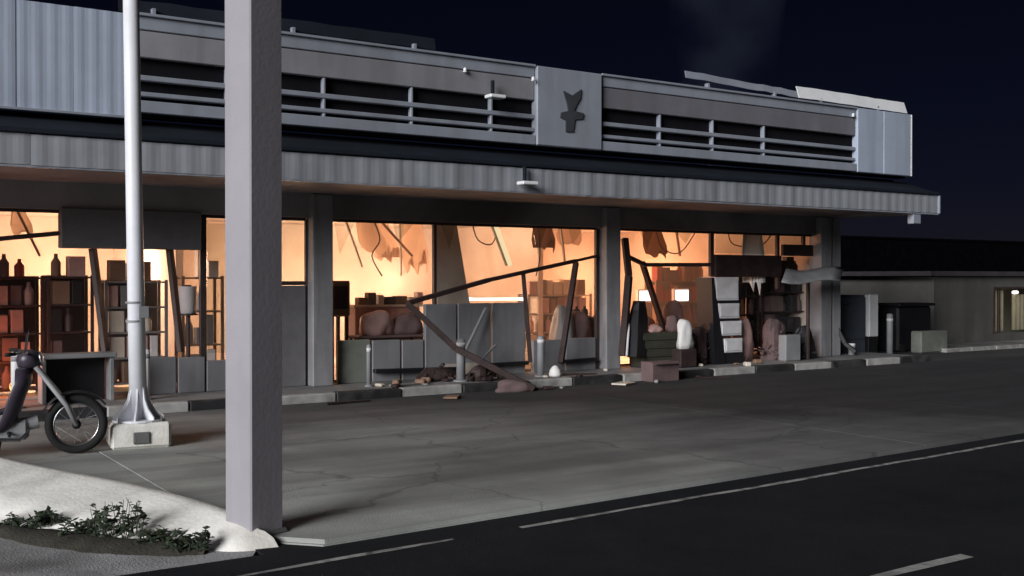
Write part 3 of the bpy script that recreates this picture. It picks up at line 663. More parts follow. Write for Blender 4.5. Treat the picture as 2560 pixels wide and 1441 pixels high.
# slumped pink heap in front of the counter
def heap(cx, cy, z, rx, ry, h, m, label, name='sack', cat='sack', seed=1, group=None):
    rnd = random.Random(seed); mbx = MB(); n, k = 18, 8; vs = []
    ph = [rnd.uniform(0, 6.28) for _ in range(4)]
    for i in range(k + 1):
        s = i / k
        for j in range(n):
            a = 2 * math.pi * j / n
            f_ = s * math.pi * .47; tall = min(1, h / (2.2 * max(rx, ry)))
            rr = math.cos(f_) ** (.75 - .35 * tall) * (1 + .13 * math.sin(3 * a + ph[0] + s * 4) + .09 * math.sin(5 * a + ph[1] - s * 5) + .07 * math.sin(8 * s + ph[3]) + rnd.uniform(-.05, .05))
            if i == 0: rr *= .93
            vs.append((cx + rx * rr * math.cos(a), cy + ry * rr * math.sin(a), z + h * math.sin(f_) + .22 * min(rx, h) * s * s * math.sin(a + ph[2]) * rr))
    fs = [(i * n + j, i * n + (j + 1) % n, (i + 1) * n + (j + 1) % n, (i + 1) * n + j) for i in range(k) for j in range(n)] + [tuple(range(n))[::-1], tuple(k * n + j for j in range(n))]
    mbx.add(vs, fs); return single(name, mbx, m, label, cat, group, True)
def pile(cx, cy, z, rx, ry, h, m, label, seed, n=34):
    rnd = random.Random(seed); o = heap(cx, cy, z, rx * .8, ry * .8, h * .72, m, label, 'burnt_heap', 'debris', seed)
    mb2 = MB(); me = o.data; mb2.v = [tuple(v.co + o.location) for v in me.vertices]; mb2.f = [tuple(p.vertices) for p in me.polygons]
    bpy.data.objects.remove(o)
    for k in range(n):
        a = rnd.uniform(0, 6.28); r_ = rnd.random() ** .6; zz = z + h * (1 - r_ * .8) * rnd.uniform(.15, .8)
        p = Vector((cx + rx * r_ * .85 * math.cos(a), cy + ry * r_ * .85 * math.sin(a), zz))
        d = Vector((rnd.uniform(-1, 1), rnd.uniform(-.6, .6), rnd.uniform(-.3, .9))).normalized(); L_ = rnd.uniform(.08, .30) * (.6 + h * .5)
        q0, q1 = p - d * L_ * .5, p + d * L_ * .5
        for q in (q0, q1): q.z = max(q.z, z + .03)
        if (q1 - q0).length < .04: continue
        mb2.bar(q0, q1, rnd.uniform(.02, .12), rnd.uniform(.015, .05), .003)
    return single('burnt_heap', mb2, m, label, 'debris')
x0, x1 = ax(885, 15.45), ax(1055, 15.45); zt = at(970, 838, 15.4).z
t = thing('low_table', ((x0 + x1) / 2, 15.5, FL), 'low dark table under the slumped pink heap', 'table')
MB().box(x0, x1, 15.3, 15.75, zt - .04, zt, c=.01).build('table_top', 'redbrown', t)
for X in (x0 + .04, x1 - .08):
    for yy in (15.34, 15.68): MB().box(X, X + .04, yy, yy + .04, FL, zt - .041).build('leg', 'frame', t)
heap(ax(940, 15.5), 15.52, zt + .001, .30, .18, .38, 'pink', 'slumped pink heap of cloth on the low dark table', 'cloth_heap', 'cloth', 3)
heap(ax(1020, 15.5), 15.52, zt + .001, .26, .18, .34, 'redbrown', 'dull red-brown heap of cloth on the low dark table', 'cloth_heap', 'cloth', 9)
# beige leaning board
a, b, c, d = at(1092, 716, 15.5), at(1166, 708, 15.5), at(1142, 560, 15.9), at(1090, 560, 15.9)
dn = Vector((0, -.12, 0)); ext = (b - c) * 1.0
low_l = a + (a - d) * 1.25 + Vector((0, -.1, 0)); low_r = b + (b - c) * 1.25 + Vector((0, -.1, 0))
sc = (low_l.z - FL - .02)
low_l.z = FL + .02; low_r.z = FL + .02
single('leaning_board', MB().sheet([[low_l, low_r], [a, b], [d, c]], .05), 'beige', 'tall beige board leaning behind the thin mullion of the middle bay', 'board')
striplamp(1175, 1305, 748, 15.7, 'glowing horizontal strip lamp just above the tall grey spandrel panels')
# grey stools / sacks behind right end of the middle bay
for i, (px, pt, m) in enumerate(((1425, 765, 'grey'), (1462, 780, 'redbrown'), (1480, 790, 'black'))):
    Y = 15.35 + .12 * i; X = ax(px, Y); zz = at(px, pt, Y).z
    heap(X, Y + .2, FL, .24, .2, zz - FL, m, ['tall grey sack standing behind the dark mullion', 'red-brown sack standing between grey sack and black sack', 'black sack standing against the dark mullion'][i], 'sack', 'sack', 20 + i)

# ================================================================== WRECKAGE OF THE MIDDLE BAY
def wreck(name, segs, m, label, cat, w=.08):
    pts = [p for s_ in segs for p in (s_[1], s_[2])]
    z0 = min(p.z for p in pts); t = thing(name, (pts[0].x, pts[0].y, max(.0, z0)), label, cat)
    for nm, a, b, ww in segs: MB().bar(a, b, ww, ww * .8).build(nm, m, t)
    return t
A = at(1018, 758, 14.35); B = at(1222, 700, 14.55); C = at(1440, 652, 14.8); D = at(1492, 640, 14.93)
E1 = at(1140, 872, 14.05); E2 = at(1335, 972, 13.45)
L1a = at(1308, 684, 14.66); L1b = at(1326, 906, 14.6); L2a = at(1440, 656, 14.78); L2b = at(1402, 908, 14.45)
A2 = A + (B - A) * 1.0
wreck('fallen_window_frame', [('top_bar', A, B, .085), ('top_bar', B, C, .075), ('top_bar', C, D, .055), ('post', L1b, L1a, .085), ('post', L2b, L2a, .09), ('brace', E1, A, .11), ('brace', E2, E1, .12), ], 'charred',
      'bent charred window frame collapsed out of the middle bay onto the forecourt', 'window frame')
wreck('bent_strut', [('strut', at(1150, 905, 14.7), at(1215, 770, 14.85), .05)], 'grey', 'thin grey strut leaning on the tall spandrel panels', 'strut')
wreck('bent_strut', [('strut', at(1205, 898, 14.5), at(1240, 862, 14.7), .035)], 'grey', 'short grey strut lying beside the thin leaning strut', 'strut')
pile(at(1215, 940, 14.15).x, 14.25, .12, .32, .2, .36, 'charred', 'burnt black heap under the brace of the collapsed window frame', 31)
heap(at(1265, 960, 13.9).x, 13.62, 0, .34, .18, .18, 'redbrown', 'low reddish heap of ash at the foot of the collapsed frame', 'ash_heap', 'debris', 33)
pile(at(1100, 905, 14.6).x, 14.62, .12, .45, .16, .28, 'charred', 'burnt black heap against the short grey spandrel panels', 35)
for i in range(26):    # loose rubble on the walkway and forecourt
    px = random.uniform(900, 1950); Y = random.uniform(13.3, 14.6); X = ax(px, Y); z = .12 if Y > 13.84 else .002
    if 13.78 < Y < 13.9: continue
    r = random.uniform(.03, .09); T = Matrix.Translation((X, Y, z)) @ Matrix.Rotation(random.uniform(0, 3), 4, 'Z')
    m = random.choice(['grey', 'charred', 'brown', 'cream'])
    mbx = MB().box(-r, r, -r * .7, r * .7, 0, r * random.uniform(.5, 1.1), T, r * .25)
    nm = {'grey': 'grey', 'charred': 'charred', 'brown': 'brown', 'cream': 'pale'}[m]
    pl = 'the raised walkway' if z > .1 else 'the forecourt below the kerb'
    single('rubble_piece', mbx, m, f'small {nm} lump of rubble on {pl}', 'rubble', f'{nm} rubble on {pl}')

for px, Y, ln, w_, rz, m, lab in ((1010, 14.2, .5, .12, .3, 'grey', 'flat grey plank lying on the walkway before the short spandrel panels'), (1450, 14.2, .6, .05, -.2, 'charred', 'thin charred bar lying on the walkway by the dark mullion'),
                              (1560, 13.5, .45, .25, .5, 'cream', 'flattened pale carton lying on the forecourt below the pillar'), (1790, 13.4, .5, .06, -.4, 'charred', 'thin charred bar lying on the forecourt below the white cabinet'),
                              (1130, 13.3, .35, .2, .9, 'brown', 'flattened brown carton lying on the forecourt below the grey bollard'), (870, 13.5, .7, .05, .15, 'charred', 'long thin charred bar lying on the forecourt by the green-grey panel')):
    X = ax(px, Y); z = .119 if Y > 13.84 else .004; T = Matrix.Translation((X, Y, z)) @ Matrix.Rotation(rz, 4, 'Z') @ Matrix.Rotation(.015, 4, 'Y')
    single('flattened_carton' if 'carton' in lab else 'fallen_plank' if 'plank' in lab else 'fallen_bar', MB().box(-ln / 2, ln / 2, -w_ / 2, w_ / 2, .004, .03, T, .004), m, lab, 'carton' if 'carton' in lab else 'plank' if 'plank' in lab else 'bar')
# ================================================================== BOLLARDS
def bollard(X, Y, z, h, r, m, label, group=None):
    t = thing('bollard', (X, Y, z), label, 'bollard', group)
    MB().lathe([(r, 0), (r, h - .03), (r * .8, h - .008), (r * .3, h)], (X, Y, z), 16).build('post', m, t, True)
    MB().lathe([(r * 1.7, 0), (r * 1.7, .02), (r * 1.1, .03)], (X, Y, z), 16).build('base_plate', 'grey', t)
    MB().lathe([(r * 1.03, 0), (r * 1.03, .06)], (X, Y, z + h * .82), 16).build('band', 'white' if m != 'white' else 'grey', t, True)
bollard(ax(40, 14.35), 14.35, .118, .70, .062, 'white', 'white bollard standing behind the motorcycle')
bollard(ax(365, 14.45), 14.45, .118, .66, .05, 'white', 'slim white bollard right beside the white round pole')
bollard(ax(922, 14.4), 14.4, .118, .62, .035, 'grey', 'slim grey bollard before the green-grey spandrel panel')
bollard(ax(1152, 14.35), 14.35, .118, .66, .07, 'grey', 'stout grey bollard crossed by the fallen brace')
bollard(ax(1352, 14.35), 14.35, .118, .66, .06, 'grey', 'grey bollard between the two posts of the fallen frame')
bollard(ax(2130, 14.9), 14.9, 0, .36, .07, 'grey', 'short grey bollard beyond the corner of the shop')
# white cone-shaped bag
p = at(1388, 925, 14.25)
single('white_bag', MB().lathe([(.10, 0), (.105, .03), (.09, .10), (.045, .16), (.015, .175)], (p.x, 14.25, .119), 14), 'whitebag', 'small white cone-shaped bag at the foot of the fallen frame', 'bag', None, True)

# ================================================================== WRECKAGE OF THE RIGHT BAY
wreck('toppled_door_frame', [('stile', at(1556, 890, 14.7), at(1572, 690, 14.8), .12), ('stile', at(1572, 690, 14.8), at(1562, 596, 14.95), .11), ('rail', at(1566, 640, 14.9), at(1612, 662, 15.0), .08)], 'charred', 'twisted charred door frame against the pillar of the bay with the white cabinet', 'door frame')
wreck('leaning_post', [('post', at(1655, 810, 15.2), at(1605, 655, 15.15), .10), ('post', at(1668, 880, 15.1), at(1655, 810, 15.2), .10)], 'charred', 'charred post slanting down behind the rounded white bundle', 'post')
# tall black leaning panel with bright edge
def leanpanel(pts, th, m, label, name, cat): return single(name, MB().sheet(pts, th), m, label, cat)
rows = []
for s in range(7):
    t_ = s / 6; py = 892 - (892 - 752) * t_; cx = 1592 + 6 * t_ ; hw = 24 - 10 * max(0, t_ - .7) * 3
    rows.append([at(cx - hw, py, 14.62 + .25 * t_), at(cx, py, 14.52 + .25 * t_), at(cx + hw, py, 14.66 + .25 * t_)])
leanpanel(rows, .03, 'black', 'tall curved black panel leaning by the pillar with a bright edge', 'curved_panel', 'panel')
MBe = MB().tube([at(1567, 890, 14.56), at(1572, 820, 14.7), at(1566, 770, 14.8), at(1570, 752, 14.82)], .022, 8)
single('bent_pipe', MBe, 'white', 'bright bent pipe along the edge of the curved black panel', 'pipe', None, True)
# olive crate and things in it
p = at(1660, 880, 14.8)
t = thing('scorched_crate', (p.x, 14.85, .118), 'large scorched dark crate in the doorway left of the white cabinet', 'crate')
x0, x1 = ax(1608, 14.7), ax(1705, 14.7); zt = at(1655, 832, 14.7).z
MB().box(x0, x1, 14.7, 15.1, .118, zt, c=.02).build('box_body', 'olive', t)
for i in range(4): z = .16 + (zt - .2) * i / 3.6; MB().box(x0 - .012, x1 + .012, 14.68, 14.698, z, z + .09, c=.005).build('slat', 'olive', t)
heap(ax(1640, 14.8), 14.86, zt + .001, .16, .12, .14, 'pink', 'pinkish scorched bundle on the large dark crate', 'bundle', 'bundle', 41)
heap(ax(1690, 14.8), 14.9, zt + .001, .12, .12, .3, 'redbrown', 'dark red rounded bundle on the large dark crate', 'bundle', 'bundle', 42)
# white oval bundle
p = at(1710, 870, 14.45)
z_ = at(1710, 872, 14.42).z
single('dark_block', MB().box(p.x - .2, p.x + .2, 14.32, 14.56, .119, z_ - .001, c=.02), 'charred', 'low charred block carrying the rounded white bundle', 'block')
heap(p.x, 14.43, z_, .16, .11, at(1710, 799, 14.42).z - z_, 'whitebag', 'rounded white bundle on a charred block beside the dark crate', 'white_bundle', 'bundle', 44)
heap(ax(1733, 14.55), 14.6, .119, .08, .09, .62, 'olive', 'narrow olive sack behind the rounded white bundle', 'upright_sack', 'sack', 45)
pile(ax(1752, 14.7), 14.75, .119, .25, .18, .95, 'charred', 'tall charred heap beside the white cabinet', 46)
heap(ax(1690, 15.6), 15.7, FL, .22, .2, at(1690, 752, 15.6).z - FL, 'redbrown', 'dark red rounded chair-like bulk behind the large dark crate', 'burnt_bulk', 'bulk', 47)
heap(ax(1620, 15.8), 15.9, FL, .3, .2, at(1620, 790, 15.8).z - FL, 'pink', 'pink lit heap behind the curved black panel', 'cloth_heap', 'cloth', 48)
# red-brown carton on the kerb
p = at(1664, 952, 13.62)
t = thing('cardboard_carton', (p.x, 13.62, 0), 'red-brown cardboard carton standing on the forecourt against the kerb', 'carton')
x0, x1 = ax(1632, 13.5), ax(1698, 13.5); zt = at(1664, 905, 13.5).z
MB().box(x0, x1, 13.5, 13.80, .003, zt, c=.008).build('carton_body', 'redbrown', t)
MB().box(x0 + .02, x1 - .02, 13.42, 13.498, zt - .03, zt - .02).build('flap', 'redbrown', t)
# white cabinet of stacked drawers
Yc = 14.55
t = thing('white_cabinet', (ax(1825, Yc), Yc + .2, .118), 'tall leaning white cabinet of four stacked compartments under the charred signboard', 'cabinet')
ed = [(1787, 693, 1848, 752), (1797, 758, 1850, 797), (1801, 802, 1856, 840), (1812, 846, 1858, 882)]
for i, (a0, b0, a1, b1) in enumerate(ed):
    x0, x1 = ax(a0, Yc), ax(a1, Yc); zb, zt = at((a0 + a1) / 2, b1, Yc).z, at((a0 + a1) / 2, b0, Yc).z
    dr = MB().box(x0, x1, Yc, Yc + .42, zb, zt, c=.015).build('compartment', 'white', t)
    MB().box(x0 + .04, x1 - .04, Yc - .014, Yc - .001, zb + .04, zt - .04, c=.004).build('door_panel', 'white', dr)
x0 = ax(1785, Yc); z1 = at(1800, 694, Yc).z
MB().add([(ax(1797, Yc) - .10, Yc, .118), (ax(1797, Yc) + .18, Yc, .118), (x0 - .0, Yc, z1), (x0 - .06, Yc, z1), (ax(1797, Yc) - .10, Yc + .42, .118), (ax(1797, Yc) + .18, Yc + .42, .118), (x0, Yc + .42, z1), (x0 - .06, Yc + .42, z1)],
         [(0, 1, 2, 3), (4, 7, 6, 5), (0, 4, 5, 1), (1, 5, 6, 2), (2, 6, 7, 3), (3, 7, 4, 0)]).build('side_panel', 'black', t)
xb0, xb1 = ax(1812, Yc), ax(1862, Yc); MB().box(xb0, xb1, Yc + .02, Yc + .42, .118, at(1835, 884, Yc).z - .002).build('plinth', 'black', t)
MB().box(ax(1800, Yc), ax(1850, Yc), Yc + .01, Yc + .4, at(1825, 842, Yc).z, at(1825, 692, Yc).z - .05).build('carcass', 'black', t)
p = at(1878, 845, 14.6); heap(p.x, 14.85, .119, .25, .15, at(1878, 795, 14.7).z - .119, 'pink', 'pale pink sack slumped against the white cabinet', 'upright_sack', 'sack', 51)
p = at(1868, 720, 15.2); torn(1855, 1895, 600, 745, 15.25, .05, 'whitebag', 'torn pale sheet hanging behind the white cabinet', .5, 10)
pile(ax(1925, 15.0), 14.9, .119, .35, .2, 1.1, 'redbrown', 'tall dull red heap of burnt goods at the shop corner', 52)
pile(ax(1990, 14.9), 14.7, .119, .3, .2, .9, 'black', 'black heap of burnt goods beside the corner pillar', 53)
single('pale_block', MB().box(ax(1940, 14.6), ax(1978, 14.6), 14.35, 14.55, .119, at(1960, 838, 14.4).z, c=.02), 'grey', 'pale square block before the black burnt heap', 'block')
s = shelf(1790, 1900, 694, 15.75, .45, 5, 'charred steel rack behind the white cabinet'); goods(s, ['black', 'redbrown', 'brown'], 'the charred rack behind the white cabinet', 'the rack behind the cabinet')
s = shelf(1906, 2020, 680, 15.6, .45, 5, 'charred steel rack at the corner pillar'); goods(s, ['black', 'redbrown', 'black'], 'the charred rack at the corner pillar', 'the rack at the corner pillar')
s = shelf(1420, 1490, 790, 15.9, .4, 4, 'low charred rack behind the dark mullion of the middle bay'); goods(s, ['black', 'redbrown', 'grey'], 'the low charred rack of the middle bay', 'the low rack')
# bright lamps far in the room (rear openings)
def wall_lamp(px0, px1, py0, py1, Y, label):
    x0, x1 = ax(px0, Y), ax(px1, Y); c = (px0 + px1) / 2; zb, zt = at(c, py1, Y).z, at(c, py0, Y).z
    t = thing('light_box', ((x0 + x1) / 2, Y, zb), label, 'lamp')
    MB().box(x0, x1, Y, Y + .02, zb, zt, c=.004).build('diffuser', 'lit', t)
    MB().box(x0 - .03, x1 + .03, Y + .021, Y + .12, zb - .03, zt + .03, c=.01).build('housing', 'white', t)
wall_lamp(1600, 1628, 727, 752, 18.0, 'white light box glowing left of the slanting charred post')
wall_lamp(1690, 1722, 725, 752, 18.0, 'white light box glowing above the dark red bulk')
# ================================================================== PARAPET LAMPS
def flood(px, py, Y, label, on=False):
    p = at(px, py, Y); t = thing('floodlight', p, label, 'floodlight')
    MB().box(p.x - .13, p.x + .13, p.y - .16, p.y + .02, p.z - .05, p.z, c=.01).build('housing', 'white_metal', t)
    MB().box(p.x - .02, p.x + .02, p.y - .02, p.y + .03, p.z, p.z + .22, c=.004).build('bracket', 'roofm', t)
    MB().box(p.x - .11, p.x + .11, p.y - .14, p.y, p.z - .062, p.z - .051).build('lens', 'glass', t)
flood(1312, 455, 12.76, 'small white floodlight fixed on the corrugated canopy fascia')
flood(1232, 240, 13.2, 'white floodlight fixed in the dark slot beside the emblem panel')
def stud(px, py, Y, label):
    p = at(px, py, Y); single('insulator', MB().lathe([(.012, 0), (.035, .01), (.02, .03), (.03, .045), (.012, .07)], p, 10), 'white_metal', label, 'insulator', None, True)
stud(1163, 182, PY - .01, 'white insulator on the parapet rail above the long dark slot')
stud(1333, 204, PY - .05, 'white insulator at the top edge of the emblem panel')
stud(2132, 293, PY - .01, 'white insulator beside the plain end panels of the parapet')

# ================================================================== ROADSIDE COLUMN
t = thing('sign_column', (2.53, 6.99, -.05), 'tall square mauve-grey painted column at the end of the white kerb', 'column')
th = R(19); T = Matrix.Translation((2.52, 6.98, 0)) @ Matrix.Rotation(th, 4, 'Z')
MB().box(-.135, .135, -.135, .135, -.045, 7.2, T, .010).build('shaft', 'column', t)
MB().box(-.165, .165, -.165, .165, -.05, .03, T, .02).build('footing', 'slab_dark', t)
MB().box(-.2, .2, -.2, .2, 7.2, 7.3, T, .01).build('cap', 'column', t)

# ================================================================== WHITE ROUND POLE
px_, py_ = 2.86, 11.3
t = thing('flag_pole', (px_, py_, 0), 'white round steel pole with flared gussets on a concrete footing', 'pole')
lean = -.10
MB().tube([(px_, py_, .26), (px_ + lean * .33, py_, 2.3), (px_ + lean, py_, 7.6)], [.088, .082, .074], 24).build('shaft', 'pole', t, True)
for k in range(8):
    a = math.pi / 8 + k * math.pi / 4; c, s_ = math.cos(a), math.sin(a)
    pr = [(.08, .27), (.25, .27), (.25, .30), (.16, .38), (.11, .47), (.085, .60)]
    vs = [(px_ + c * r - s_ * e, py_ + s_ * r + c * e, z) for e in (-.008, .008) for r, z in pr]
    MB().add(vs, [tuple(range(6)), tuple(range(11, 5, -1))] + [(i, (i + 1) % 6, 6 + (i + 1) % 6, 6 + i) for i in range(6)]).build('gusset', 'pole', t)
MB().lathe([(.26, 0), (.26, .02)], (px_, py_, .255), 24).build('base_plate', 'pole', t)
T = Matrix.Translation((px_, py_, 0)) @ Matrix.Rotation(R(-8), 4, 'Z')
MB().box(-.29, .29, -.27, .27, 0, .254, T, .03).build('footing', 'base', t)
MB().box(-.08, .08, -.29, -.268, .05, .17, T, .01).build('cover_plate', 'slab_dark', t)
for s_ in (-1, 1): MB().tube([T @ Vector((s_ * .2, -.18, .254)), T @ Vector((s_ * .2, -.18, .30))], .014, 8).build('bolt', 'chrome', t)
MB().box(px_ - .02, px_ + .085, py_ - .098, py_ - .06, 1.30, 1.42, c=.005).build('junction_box', 'grey', t)
for zz in (1.26, 1.45): MB().lathe([(.09, 0), (.09, .02)], (px_ - .035, py_, zz), 20).build('strap', 'grey', t)

# ================================================================== MOTORCYCLE
hub = at(190, 1060, 11.1)
mt = thing('motorcycle', (hub.x, 11.1, 0), 'dark purple step-through motorcycle parked beside the white round pole', 'motorcycle', None, R(-11))
mt['_loc'] = True
def mp(name, mb, m, parent=mt, sm=False):
    o = mb.build(name, m, None, sm); o.parent = parent; o['_loc'] = True; return o
WR = .287
for hx in (0, -1.22):
    wv = mp('wheel', MB().torus((hx, 0, WR), WR - .040, .040, 48, 12, sq=.85), 'rubber', sm=True)
    mp('rim', MB().torus((hx, 0, WR), WR - .084, .010, 48, 8, sq=2.0), 'chrome', wv, True)
    mp('hub', MB().tube([(hx, -.06, WR), (hx, .06, WR)], .042, 16), 'black', wv, True)
    sp = MB()
    for k in range(18):
        a = 2 * math.pi * k / 18 + .05; s_ = 1 if k % 2 else -1
        sp.tube([(hx + .04 * math.cos(a + .5 * s_), .035 * s_, WR + .04 * math.sin(a + .5 * s_)), (hx + (WR - .08) * math.cos(a), .008 * s_, WR + (WR - .08) * math.sin(a))], .0022, 5)
    mp('spokes', sp, 'chrome', wv)
for s_ in (-1, 1):
    mp('fork_leg', MB().tube([(0, .085 * s_, WR), (-.09, .085 * s_, WR + .20), (-.36, .085 * s_, .86)], [.022, .026, .022], 10), 'grey', sm=True)
    mp('rear_shock', MB().tube([(-1.2, .13 * s_, WR + .02), (-1.05, .13 * s_, .64)], .026, 10), 'chrome', sm=True)
    mp('swing_arm', MB().bar((-1.24, .1 * s_, WR), (-.74, .1 * s_, .30), .03, .05), 'black')
    mp('handlebar', MB().tube([(-.42, 0, .97), (-.44, .16 * s_, 1.0), (-.56, .33 * s_, 1.0)], .013, 8), 'chrome', sm=True)
    mp('grip', MB().tube([(-.53, .28 * s_, 1.0), (-.60, .39 * s_, 1.0)], .019, 8), 'rubber', sm=True)
    mp('mirror', MB().tube([(-.45, .2 * s_, 1.0), (-.43, .24 * s_, 1.18), (-.43, .27 * s_, 1.2)], .006, 6), 'black')
    mp('foot_peg', MB().tube([(-.60, .06 * s_, .245), (-.58, .24 * s_, .235)], .016, 8), 'rubber')
mp('axle', MB().tube([(0, -.115, WR), (0, .115, WR)], .012, 8), 'chrome')
fd = []
for i in range(11):
    a = R(35 + 118 * i / 10); fd.append([((WR + .035) * math.cos(a), -.06, WR + (WR + .028) * math.sin(a)), ((WR + .05) * math.cos(a), 0, WR + (WR + .045) * math.sin(a)), ((WR + .035) * math.cos(a), .06, WR + (WR + .028) * math.sin(a))])
mp('front_mudguard', MB().sheet(fd, .004), 'black', sm=True)
fd = []
for i in range(9):
    a = R(30 + 130 * i / 8); fd.append([(-1.22 + (WR + .05) * math.cos(a), -.08, WR + (WR + .04) * math.sin(a)), (-1.22 + (WR + .07) * math.cos(a), 0, WR + (WR + .06) * math.sin(a)), (-1.22 + (WR + .05) * math.cos(a), .08, WR + (WR + .04) * math.sin(a))])
mp('rear_mudguard', MB().sheet(fd, .004), 'black', sm=True)
rows = []
for s_, (xx, zz, hw) in zip(range(6), ((-.40, .84, .08), (-.40, .72, .17), (-.46, .58, .20), (-.50, .44, .20), (-.54, .33, .17), (-.62, .26, .13))):
    rows.append([(xx - .14, -hw, zz - .01), (xx - .03, -hw * .7, zz), (xx, 0, zz), (xx - .03, hw * .7, zz), (xx - .14, hw, zz - .01)])
mp('leg_shield', MB().sheet(rows, .012), 'purple', sm=True)
mp('head_cowl', MB().lathe([(.03, -.02), (.10, .0), (.115, .07), (.09, .14), (.03, .16)], (-.42, 0, .86), 16), 'purple', sm=True)
hl = mp('headlight', MB().lathe([(.075, 0), (.07, .02), (.03, .035)], (0, 0, 0), 16, Matrix.Translation((-.325, 0, .93)) @ Matrix.Rotation(R(80), 4, 'Y')), 'chrome', sm=True)
mp('frame_tube', MB().tube([(-.40, 0, .84), (-.58, 0, .46), (-.78, 0, .40), (-1.0, 0, .60)], .035, 10), 'black', sm=True)
mp('engine', MB().box(-.80, -.42, -.09, .09, .17, .36, c=.03).tube([(-.50, 0, .30), (-.34, 0, .33)], [.07, .06], 14), 'grey')
mp('exhaust', MB().tube([(-.42, -.07, .26), (-.5, -.10, .17), (-.85, -.13, .2), (-.95, -.14, .24), (-1.42, -.15, .36)], [.016, .016, .02, .04, .045], 12), 'chrome', sm=True)
mp('side_cover', MB().box(-1.25, -.72, -.11, .11, .48, .68, c=.05), 'purple')
mp('seat', MB().tube([(-.68, 0, .71), (-.85, 0, .74), (-1.2, 0, .77), (-1.45, 0, .78)], [.07, .11, .115, .08], 14), 'black', sm=True)
mp('tail_lamp', MB().box(-1.56, -1.46, -.06, .06, .66, .74, c=.02), 'red')
mp('side_stand', MB().bar((-.66, .10, .22), (-.70, .22, .012), .02, .02), 'black')

# ================================================================== WEEDS AT THE KERB
def weed(px, py, n, h, spread, label, seed, z=-.06, Y=None):
    rnd = random.Random(seed); u = (px - 1280) / FPX; d = (CAMZ - z) * FPX / (py - 697)
    X, Yw = d * (V.x + RT.x * u), d * (V.y + RT.y * u)
    t = thing('weed_clump', (X, Yw, z), label, 'weed', 'weeds along the foot of the white kerb')
    st, lf = MB(), MB()
    for k in range(n):
        a = rnd.uniform(0, 6.28); rr = spread * rnd.random() ** .6; bx0 = Vector((X + rr * math.cos(a), Yw + rr * .6 * math.sin(a), z)); hh = h * rnd.uniform(.35, 1)
        tip = bx0 + Vector((rnd.uniform(-.35, .35) * hh, rnd.uniform(-.3, .3) * hh, hh)); mid = (bx0 + tip) / 2 + Vector((rnd.uniform(-.03, .03), 0, .02))
        st.tube([bx0, mid, tip], [.004, .003, .002], 4)
        for q in range(rnd.randint(4, 8)):
            s_ = rnd.uniform(.25, 1); p = bx0.lerp(mid, s_ * 2) if s_ < .5 else mid.lerp(tip, s_ * 2 - 1)
            dr = Vector((rnd.uniform(-1, 1), rnd.uniform(-1, 1), rnd.uniform(-.3, .7))).normalized(); sd = dr.cross(Vector((0, 0, 1))).normalized(); L_ = rnd.uniform(.03, .075); W_ = L_ * rnd.uniform(.25, .42)
            m1 = p + dr * L_ * .5
            lf.add([p, m1 + sd * W_ - Vector((0, 0, .004)), p + dr * L_ - Vector((0, 0, .012)), m1 - sd * W_ - Vector((0, 0, .004)), m1 + Vector((0, 0, .004))], [(0, 1, 4), (1, 2, 4), (2, 3, 4), (3, 0, 4)])
    st.build('stems', 'leaf', t); lf.build('leaves', 'leaf', t)
weed(60, 1322, 22, .10, .20, 'low dark weeds round the small marker stone', 1)
weed(105, 1325, 14, .13, .12, 'small sparse weed between marker stone and leafy weed', 2)
weed(215, 1345, 26, .13, .20, 'low spreading weed left of the tall leafy weed', 3)
weed(275, 1350, 16, .26, .08, 'leafy weed with round pale leaves against the white kerb', 4)
weed(330, 1355, 16, .30, .09, 'tallest upright weed against the white kerb', 5)
weed(390, 1365, 24, .12, .16, 'low trailing weed right of the tallest weed', 6)
weed(470, 1385, 22, .13, .12, 'low weed near the pointed end of the white kerb', 7)
weed(505, 1388, 12, .16, .05, 'small arching weed nearest the square column', 8)
sb = MB(); n = 24; vs = []
path = [(.55, 9.35), (1.02, 8.45), (1.42, 7.75), (1.72, 7.30), (2.02, 6.98), (2.14, 6.80)]
wd = [.12, .16, .30, .34, .28, .08]
rws = []
for i, ((a, b), w_) in enumerate(zip(path, wd)):
    rws.append([(a + w_ * .5, b + w_ * .6, -.09), (a + w_ * .3, b + w_ * .35, -.03), (a, b, -.012 + random.uniform(-.01, .01)), (a - w_ * .3, b - w_ * .35, -.03), (a - w_ * .55, b - w_ * .6, -.09)])
RR = []
for i in range(len(rws) - 1):
    for t_ in (0, .2, .4, .6, .8):
        RR.append([tuple(c + random.uniform(-.012, .012) for c in cr(rws[max(i - 1, 0)][j], rws[i][j], rws[i + 1][j], rws[min(i + 2, len(rws) - 1)][j], t_)) for j in range(5)])
RR.append(rws[-1])
sb.add([p for r in RR for p in r], [(i * 5 + j, i * 5 + j + 1, (i + 1) * 5 + j + 1, (i + 1) * 5 + j) for i in range(len(RR) - 1) for j in range(4)])
o = sb.build('soil', 'soil', None, True); tag(o, 'strip of dark soil along the foot of the white kerb', 'soil', None, 'stuff')
single('marker_stone', MB().box(.98, 1.08, 8.28, 8.38, -.06, .12, c=.02), 'verge', 'small square marker stone among low weeds by the kerb', 'stone')

